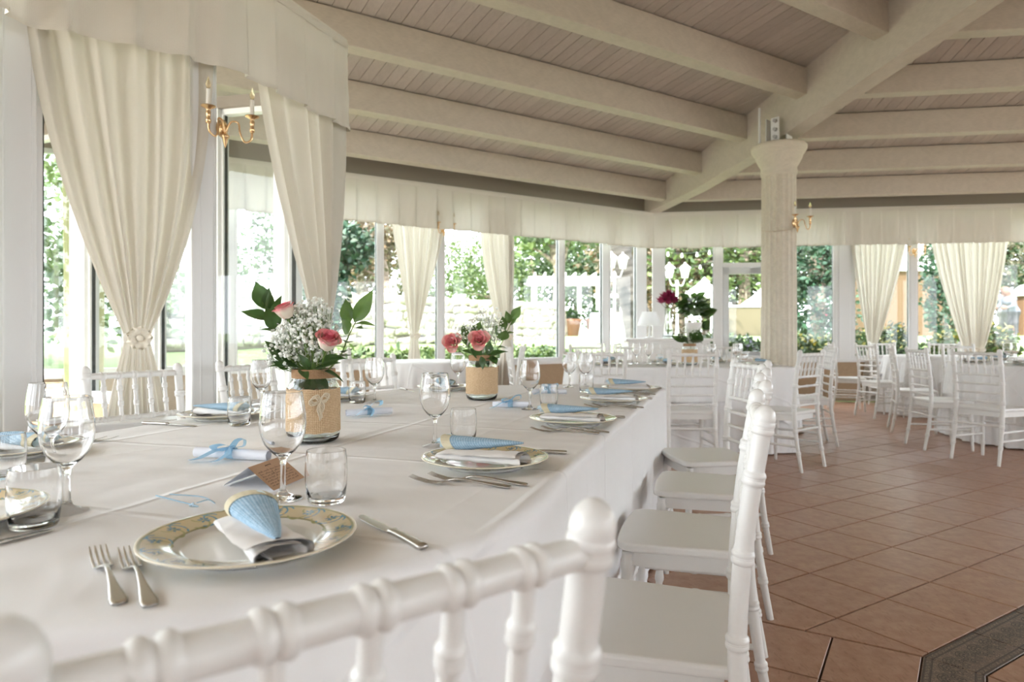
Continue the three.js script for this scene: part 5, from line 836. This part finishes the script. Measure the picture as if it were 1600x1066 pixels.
bg.forEach(([px, d, r, c], i) => { const x = X(px, d); tree(x, d, [[0, -0.1, 0], [0.1, r * 0.6, 0], [0, r * 1.1, 0]], 0.3, [[0, r * 1.3, 0, r * 0.8, r * 0.65, r * 0.7], [-r * 0.5, r * 0.8, 0, r * 0.5, r * 0.5, r * 0.5], [r * 0.5, r * 0.9, 0, r * 0.5, r * 0.5, r * 0.5], [0, r * 0.35, 0.5, r * 0.55, r * 0.4, r * 0.4]], 5200, 0.05 * r, c, ['pale green', 'olive', 'dark green', 'bright green'][i % 4] + ' background tree ' + ['at the far left of the garden', 'over the stone wall', 'left of the wide white post', 'behind the pergola\'s left side', 'behind the pergola', 'behind the white lamp cluster', 'behind the leaning trunk', 'behind the twin lamp post', 'left of the garden door', 'seen through the garden door', 'behind the column', 'between the two right curtains', 'behind the far right curtain', 'beside the people', 'at the right edge', 'behind the near left glazing'][i], 200 + i); });
// ivy-grown mass beyond the column
{ const d = 14.5, x = X(1275, d), g = thing('ivy_hedge', 'tall ivy-green hedge right of the column', 'hedge'); g.position.copy(V(x, groundY(x, d), d)); part('trunk', sweep(smoothPts([[0, -0.1, 0], [0.05, 1, 0], [0, 2, 0]], 8), 0.16, 8), M.bark, g); foliage(g, [[0, 0.9, 0, 0.85, 0.9, 0.45], [-0.1, 1.9, 0, 0.9, 0.8, 0.45], [0.4, 2.4, -0.1, 0.6, 0.6, 0.4]], 4200, 0.1, IVY, 310); }
{ const d = 15, x = X(1480, d), g = thing('ivy_hedge', 'ivy-green shrub left of the far right curtain', 'hedge'); g.position.copy(V(x, groundY(x, d), d)); part('trunk', sweep(smoothPts([[0, -0.1, 0], [0.05, 1, 0]], 6), 0.12, 8), M.bark, g); foliage(g, [[0, 0.8, 0, 0.5, 0.8, 0.4], [-0.15, 1.8, 0, 0.4, 0.8, 0.4]], 1800, 0.1, IVY, 311); }
// clipped hedge and shrubs close to the windows
function shrub(x, d, rx, ry, n, cols, label, seed, size = 0.07, flowers) {
  const g = thing('garden_shrub', label, 'shrub', 'shrubs outside the windows'); const y = groundY(x, d); g.position.copy(V(x, y, d));
  part('stem', sweep(smoothPts([[0, -0.05, 0], [0.02, ry, 0.01], [0.05, ry * 1.5, 0]], 6), 0.015, 6), M.bark, g);
  foliage(g, [[0, ry * 0.9, 0, rx, ry, rx * 0.7], [rx * 0.5, ry * 0.7, 0.05, rx * 0.7, ry * 0.8, rx * 0.6], [-rx * 0.5, ry * 0.75, 0, rx * 0.7, ry * 0.75, rx * 0.6]], n, size, cols, seed);
  if (flowers) { const f = foliage(g, [[0, ry * 1.1, 0.06, rx, ry * 0.9, rx * 0.7]], 70, size * 0.8, flowers, seed + 1, 'blossoms'); }
}
const YEL = [[0.7, 0.55, 0.05], [0.8, 0.7, 0.2]], VIO = [[0.5, 0.45, 0.7], [0.8, 0.8, 0.9]];
[[1.9, 0.55, 'left hedge clump under the pergola window'], [1.2, 0.5, 'middle hedge clump under the pergola window'], [0.45, 0.5, 'right hedge clump beside the corner'], [2.6, 0.5, 'hedge clump beside the wide white post']].forEach(([t, r, l], i) => { const [x, d] = onA(t, -2.3); shrub(x, d, r, 0.15, 900, i % 2 ? LIME : [...LIME, ...GREEN], 'low bright ' + l, 400 + i * 3, 0.07); });
[[3.5, 'tall grass tuft behind the second jar'], [4.2, 'grass tuft behind the tied white curtain'], [4.9, 'grass tuft at the left garden window']].forEach(([t, l], i) => { const [x, d] = onA(t, -2.0); shrub(x, d, 0.35, 0.13, 350, LIME, 'loose yellow-green ' + l, 420 + i * 3, 0.12); });
[[0.5, 0.3, 0.2, GREEN, null, 'behind the potted plant'], [1.3, 0.34, 0.3, [...GREEN, ...LIME], null, 'at the foot of the garden door'], [1.75, 0.3, 0.24, GREEN, VIO, 'with pale blossoms left of the column'], [2.3, 0.36, 0.2, GREEN, VIO, 'with violet blossoms right of the column'], [2.75, 0.36, 0.26, [...GREEN, ...LIME], YEL, 'with a yellow bloom below the pink parasol'], [3.3, 0.4, 0.24, LIME, YEL, 'behind the waist of the tied curtain'], [3.85, 0.4, 0.3, [...GREEN, ...LIME], YEL, 'left of the slim post'], [4.3, 0.4, 0.36, GREEN, YEL, 'right of the slim post'], [5.3, 0.45, 0.3, [[0.3, 0.28, 0.08], ...LIME], YEL, 'in sun at the right edge'], [5.9, 0.4, 0.36, [...LIME, [0.35, 0.3, 0.1]], YEL, 'below the people at the right edge']].forEach(([t, rx, ry, c, f, l], i) => { const [x, d] = onB(t, -1.9); shrub(x, d, rx, ry, 800, c, 'leafy shrub ' + l, 440 + i * 3, 0.085, f); });
// dry stone wall
{
  const w = thing('stone_wall', 'pale dry stone wall across the garden behind the tied white curtain', 'wall');
  const a = [-6.2, 11.2], b = [1.0, 18.6], L = Math.hypot(b[0] - a[0], b[1] - a[1]), y0 = 0.8; w.position.copy(V(a[0], y0, a[1])); w.rotation.y = Math.atan2(b[1] - a[1], b[0] - a[0]);
  part('core', box(L, 1.1, 0.3, L / 2, 0.5, -0.02), M.stone[2], w);
  const variants = Array.from({ length: 6 }, (_, k) => { const g = mergeVertices(new THREE.BoxGeometry(1, 1, 1, 2, 2, 2).deleteAttribute('uv').deleteAttribute('normal')); const p = g.attributes.position; for (let i = 0; i < p.count; i++) { const v = new THREE.Vector3().fromBufferAttribute(p, i), l = v.length(), s = 0.5 / Math.max(Math.abs(v.x), Math.abs(v.y), Math.abs(v.z)); v.multiplyScalar(lerp(1, 0.62 / Math.max(l, 0.01), 0.16)); v.multiplyScalar(1 + 0.2 * n3(v.x * 3 + k * 5, v.y * 3, v.z * 3)); p.setXYZ(i, v.x, v.y, v.z); } g.computeVertexNormals(); g.setAttribute('uv', new THREE.BufferAttribute(new Float32Array(p.count * 2).map(() => R()), 2)); return g; });
  const q = rng(55); for (let r = 0; r < 6; r++) { let x = r % 2 * 0.12; while (x < L) { const sw = 0.14 + 0.34 * q() * q(); const m = part('stone', variants[Math.floor(q() * 6)], M.stone[Math.floor(q() * 4)], w); m.position.set(x + sw / 2, 0.1 + r * 0.175 + (q() - 0.5) * 0.05, 0.14); m.scale.set(sw * 0.95, 0.13 + 0.09 * q(), 0.18 + 0.14 * q()); m.rotation.z = (q() - 0.5) * 0.35; x += sw; } }
}
// white pergola with posts, beams and rafters
{
  const d = 25, x0 = X(836, d), x1 = X(945, d), y = groundY(2.5, d), g = thing('garden_pergola', 'white timber pergola on the lawn', 'pergola'); g.position.copy(V((x0 + x1) / 2, y, d)); const W = x1 - x0;
  for (const x of [-W / 2, 0.35, W / 2]) part('post', box(0.14, 2.1, 0.14, x, 1.05, 0, 0.01), M.white, g);
  for (const x of [-W / 2, W / 2]) part('post', box(0.14, 2.1, 0.14, x, 1.05, -2, 0.01), M.white, g);
  for (const z of [0.06, -2.06]) part('beam', box(W + 0.5, 0.2, 0.08, 0, 2.12, z, 0.01), M.white, g);
  for (let i = 0; i < 8; i++) part('rafter', box(0.06, 0.14, 2.6, -W / 2 + i * W / 7, 2.28, -1, 0.01), M.white, g);
  const d2 = 29, g2 = thing('garden_pergola', 'smaller white pergola frame to the right of the first', 'pergola'); g2.position.copy(V(X(955, d2), y, d2));
  for (const x of [-0.55, 0.45]) part('post', box(0.13, 1.7, 0.13, x, 0.85, 0, 0.01), M.white, g2);
  part('beam', box(1.5, 0.16, 0.1, 0, 1.72, 0, 0.01), M.white, g2);
  for (const [px, l] of [[858, 'left of the slim trunk'], [893, 'left of the pergola\'s middle post'], [930, 'right of the pergola\'s middle post']]) { const p = thing('terracotta_pot', 'large terracotta pot ' + l, 'pot', 'terracotta pots'); p.position.copy(V(X(px, 23.5), groundY(2, 23.5), 23.5)); part('pot_body', lathe([[0, 0], [0.24, 0], [0.33, 0.5], [0.36, 0.52], [0.36, 0.6], [0.3, 0.6], [0.28, 0.5], [0, 0.48]], 24), M.terracotta, p); const s = foliage(p, [[0, 0.7, 0, 0.28, 0.22, 0.28]], 160, 0.14, GREEN, 500 + px); }
  const t = thing('garden_table', 'round garden table with a white cloth by the pergola', 'table'); t.position.copy(V(X(948, 21.5), groundY(3, 21.5), 21.5)); part('cloth', lathe([[0, 0.76], [0.5, 0.76], [0.52, 0.74], [0.55, 0.3], [0.6, 0.02]], 30), M.white, t);
}
// white garden lamp posts
function lampPost(x, d, h, n, label) {
  const g = thing('garden_lamp', label, 'lamp post', 'white garden lamp posts'); g.position.copy(V(x, groundY(x, d), d));
  part('post', lathe([[0, 0], [0.11, 0], [0.11, 0.08], [0.05, 0.15], [0.04, 0.3], [0.032, 0.5], [0.028, h - 0.1], [0.05, h - 0.08], [0.02, h], [0, h]], 16), M.white, g);
  for (let k = 0; k < n; k++) {
    const a = k / n * Math.PI * 2, cx = Math.cos(a) * 0.2, cz = Math.sin(a) * 0.2, y = h + 0.06;
    part('arm', sweep(smoothPts([[0, h - 0.1, 0], [cx * 0.6, h - 0.14, cz * 0.6], [cx, y - 0.02, cz]], 10), 0.014, 6), M.white, g);
    const l = part('lantern', new THREE.CylinderGeometry(0.13, 0.08, 0.24, 6).translate(cx, y + 0.12, cz), M.shade, g);
    part('lantern_cap', lathe([[0.16, 0.24], [0.12, 0.28], [0.06, 0.33], [0.025, 0.35], [0.02, 0.39], [0, 0.4]], 6).translate(cx, y, cz), M.white, l);
  }
}
lampPost(X(960, 16), 16, Yh(424, 16) - groundY(X(960, 16), 16), 3, 'white three-lantern lamp post before the leaning trunk');
lampPost(X(1058, 17), 17, Yh(438, 17) - groundY(X(1058, 17), 17), 2, 'white twin-lantern lamp post behind the potted plant');
lampPost(X(1112, 19), 19, Yh(458, 19) - groundY(X(1112, 19), 19), 2, 'farther white lamp post left of the garden door');
// white garden tents, pink parasol, far house
function tent(px, d, w, py0, py1, label) { const x = X(px, d), y = groundY(x, d), a = Yh(py0, d) - y, b = Yh(py1, d) - y, g = thing('garden_tent', label, 'tent', 'white garden tents'); g.position.copy(V(x, y, d)); part('canopy', surf(32, 8, (u, v) => { const an = u * Math.PI * 2, s = 1 / Math.max(Math.abs(Math.cos(an)), Math.abs(Math.sin(an))), r = w / 2 * v * s; return [Math.cos(an) * r, lerp(a, b, v ** 0.75), Math.sin(an) * r]; }), M.white, g); for (const [sx, sz] of [[-1, -1], [1, -1], [1, 1], [-1, 1]]) part('pole', new THREE.CylinderGeometry(0.03, 0.03, b, 8).translate(sx * w / 2 * 0.98, b / 2, sz * w / 2 * 0.98), M.white, g); part('valance', merged(...[0, 1, 2, 3].map((k) => box(w, 0.2, 0.01, 0, b - 0.1, w / 2).rotateY(k * Math.PI / 2))), M.white, g); }
tent(1099, 26, 1.1, 434, 456, 'small white tent top behind the potted plant');
tent(1192, 24, 1.15, 446, 474, 'white tent seen through the garden door');
{ const d = 15.5, x = X(1293, d), y = groundY(x, d), g = thing('pink_parasol', 'small bright pink parasol right of the column', 'parasol'); g.position.copy(V(x, y, d)); const h = Yh(481, d) - y; part('canopy', lathe([[0, h], [0.08, h - 0.02], [0.16, h - 0.08], [0.2, h - 0.16], [0.21, h - 0.24]], 16).scale(1.1, 1, 1.1), std({ color: lin(0.8, 0.08, 0.2), roughness: 0.8, side: THREE.DoubleSide }), g); part('pole', new THREE.CylinderGeometry(0.015, 0.015, h, 8).translate(0, h / 2, 0), M.white, g); }
{ const d = 22, x = X(1412, d), y = groundY(x, d), g = thing('garden_house', 'small pale house with an ochre wall between the right curtains', 'house'); g.position.copy(V(x, y, d)); part('wall', box(2.6, 2.1, 2, 0, 1.05, 0), std({ color: lin(0.13, 0.085, 0.05), roughness: 0.9, map: plasterTex }), g); part('upper_wall', box(1.5, 1.6, 1.6, 0.3, 2.9, -0.2), M.white, g); part('cornice', box(2.8, 0.14, 2.2, 0, 2.15, 0), M.white, g); const wi = part('window', box(0.5, 0.8, 0.06, 0.4, 3.0, 0.61), M.header, g); }
{ const d = 25, x = X(1604, d), y = groundY(x, d), g = thing('garden_pillar', 'ochre pillar with a white cap at the right edge', 'pillar'); g.position.copy(V(x, y, d)); part('shaft', box(0.8, Yh(462, d) - y, 0.8, 0, (Yh(462, d) - y) / 2, 0, 0.02), std({ color: lin(0.2, 0.12, 0.075), roughness: 0.9, map: plasterTex }), g); part('cap', merged(box(1.0, 0.12, 1.0, 0, Yh(461, d) - y, 0, 0.02), lathe([[0.4, 0], [0.36, 0.2], [0.2, 0.34], [0, 0.38]], 20).translate(0, Yh(460, d) - y, 0)), M.white, g); }
{ const d = 21, x = X(1170, d), y = groundY(x, d), g = thing('garden_wall', 'pale yellow garden wall seen through the door', 'wall'); g.position.copy(V(x, y, d)); part('panel', box(1.6, 0.9, 0.15, 0, 0.45, 0, 0.01), std({ color: lin(0.15, 0.135, 0.095), roughness: 0.9, map: plasterTex }), g); part('coping', box(1.66, 0.06, 0.22, 0, 0.93, 0, 0.01), M.white, g); }
// string of bulbs between the trees
for (const [pts, l, n] of [[[[1035, 393], [1070, 396], [1106, 392], [1122, 388]], 'upper string of small bulbs outside', 5], [[[1030, 425], [1054, 420], [1090, 415], [1122, 408]], 'lower string of small bulbs outside', 5]]) {
  const d = l[0] === 'u' ? 15 : 15.6, g = thing('bulb_string', l, 'string lights', 'outdoor bulb strings'), c = smoothPts(pts.map(([a, b]) => [X(a, d), Yh(b, d), -d]), 24); part('cable', sweep(c, 0.006, 5), M.gasket, g); for (const p of [c[0], c[24]]) { const gy = groundY(p.x, d); part('mast', new THREE.CylinderGeometry(0.02, 0.02, p.y - gy, 8).translate(p.x, (p.y + gy) / 2, p.z), M.white, g); }
  for (let k = 0; k < n; k++) { const p = c[Math.round((k + 0.5) / n * 24)]; part('bulb', lathe([[0, 0], [0.012, 0], [0.016, -0.03], [0.03, -0.06], [0.028, -0.09], [0, -0.11]], 10).translate(p.x, p.y, p.z), M.white, g); }
}
// ---------- two people in the garden ----------
function sdPerson(joints, bones, res = 56) {
  // joints: name -> [x, y, z, r]; smooth union of tapered capsules, meshed
  const mc = new MarchingCubes(res, M.white, false, false, 60000), lo = [1e9, 1e9, 1e9], hi = [-1e9, -1e9, -1e9];
  for (const j of Object.values(joints)) for (let k = 0; k < 3; k++) { lo[k] = Math.min(lo[k], j[k] - j[3] - 0.06); hi[k] = Math.max(hi[k], j[k] + j[3] + 0.06); }
  const c = lo.map((v, k) => (v + hi[k]) / 2), half = Math.max(...lo.map((v, k) => (hi[k] - v) / 2)) * 1.06, f = mc.field; mc.isolation = 0;
  for (let z = 0; z < res; z++) for (let y = 0; y < res; y++) for (let x = 0; x < res; x++) {
    const p = [x, y, z].map((v, k) => c[k] + (v - res / 2) / (res / 2) * half); let s = 0;
    for (const [a, b] of bones) { const A = joints[a], B = joints[b], ab = [0, 1, 2].map((k) => B[k] - A[k]), l = ab.reduce((q, v) => q + v * v, 0) || 1, t = clamp([0, 1, 2].reduce((q, k) => q + (p[k] - A[k]) * ab[k], 0) / l), dd = Math.hypot(...[0, 1, 2].map((k) => p[k] - A[k] - ab[k] * t)) - lerp(A[3], B[3], t); s += Math.exp(-dd * 38); }
    f[x + y * res + z * res * res] = Math.log(s) / 38;
  }
  mc.update(); const n = mc.count, g = new THREE.BufferGeometry(), P = mc.positionArray.slice(0, n * 3), N = mc.normalArray.slice(0, n * 3); for (let i = 0; i < n; i++) for (let k = 0; k < 3; k++) P[i * 3 + k] = c[k] + P[i * 3 + k] * half;
  g.setAttribute('position', new THREE.BufferAttribute(P, 3)); g.setAttribute('normal', new THREE.BufferAttribute(N, 3)); return g;
}
function person(px, d, headPy, turn, bend, shirt, legs, label) {
  const x = X(px, d), y = groundY(x, d), g = thing('person', label, 'person', 'people in the garden'); g.position.copy(V(x, y, d)); g.rotation.y = turn;
  const hip = 0.9, b = bend, sh = [0, hip + 0.5 * Math.cos(b), 0.5 * Math.sin(b)], hd = [0, sh[1] + 0.25 * Math.cos(b * 0.7), sh[2] + 0.25 * Math.sin(b * 0.7)];
  const J = { pel: [0, hip, 0, 0.15], mid: [0, hip + 0.25 * Math.cos(b), 0.25 * Math.sin(b), 0.14], chest: [0, sh[1] - 0.08, sh[2] - 0.02, 0.165], neck: [0, sh[1] + 0.06, sh[2] + 0.02, 0.06], head: [0, hd[1], hd[2], 0.098], crown: [0, hd[1] + 0.05, hd[2] - 0.01, 0.095], nose: [0, hd[1] - 0.005, hd[2] + 0.1, 0.018], chin: [0, hd[1] - 0.08, hd[2] + 0.05, 0.05] }, B = [['pel', 'mid'], ['mid', 'chest'], ['chest', 'neck'], ['neck', 'head'], ['head', 'crown'], ['head', 'nose'], ['neck', 'chin']];
  for (const s of [-1, 1]) { const n = s < 0 ? 'l' : 'r'; Object.assign(J, { [n + 'sh']: [s * 0.19, sh[1] - 0.02, sh[2], 0.068], [n + 'el']: [s * 0.25, sh[1] - 0.27, sh[2] + 0.1, 0.048], [n + 'wr']: [s * 0.17, sh[1] - 0.34, sh[2] + 0.33, 0.032], [n + 'pa']: [s * 0.155, sh[1] - 0.34, sh[2] + 0.41, 0.035], [n + 'hp']: [s * 0.09, hip - 0.05, 0, 0.105], [n + 'kn']: [s * 0.1, 0.48, 0.03, 0.07], [n + 'an']: [s * 0.1, 0.08, -0.02, 0.045], [n + 'to']: [s * 0.11, 0.04, 0.14, 0.038], [n + 'ear']: [s * 0.098, hd[1], hd[2], 0.018] }); B.push(['chest', n + 'sh'], [n + 'sh', n + 'el'], [n + 'el', n + 'wr'], [n + 'wr', n + 'pa'], ['pel', n + 'hp'], [n + 'hp', n + 'kn'], [n + 'kn', n + 'an'], [n + 'an', n + 'to'], ['head', n + 'ear']); for (let k = 0; k < 5; k++) { const q = k === 4 ? [s * 0.12, sh[1] - 0.33, sh[2] + 0.44] : [s * (0.125 + k * 0.02), sh[1] - 0.35 - 0.004 * k, sh[2] + 0.49 - 0.012 * Math.abs(k - 1.5)]; J[n + 'f' + k] = [...q, 0.009]; B.push([n + 'pa', n + 'f' + k]); } }
  const body = sdPerson(J, B, 64), P = body.attributes.position, col = new Float32Array(P.count * 3), skin = [0.16, 0.08, 0.055];
  for (let i = 0; i < P.count; i++) { const yy = P.getY(i), zz = P.getZ(i), xx = Math.abs(P.getX(i)); const c = yy > sh[1] + 0.05 && xx < 0.13 ? skin : (zz > sh[2] + 0.3 && yy < sh[1] - 0.2 && yy > hip - 0.1 ? skin : yy > hip - 0.02 ? shirt : yy > 0.1 ? legs : [0.02, 0.02, 0.02]); col.set(c, i * 3); }
  body.setAttribute('color', new THREE.BufferAttribute(col, 3)); part('body', body, std({ vertexColors: true, roughness: 0.85 }), g);
  part('hair', new THREE.SphereGeometry(0.107, 18, 12, 0, Math.PI * 2, 0, 1.5).rotateX(-0.5).translate(0, hd[1] + 0.045, hd[2] - 0.015), std({ color: lin(0.16, 0.11, 0.08), roughness: 0.9 }), g);
}
person(1569, 24, 482, 2.2, 0.15, [0.15, 0.155, 0.17], [0.11, 0.11, 0.1], 'person in a white shirt and pale trousers, left of the two outside');
person(1584, 23.4, 475, -1.3, 0.5, [0.11, 0.125, 0.16], [0.04, 0.04, 0.045], 'person in a pale blue shirt leaning forward, right of the two outside');
renderer.render(scene, camera);
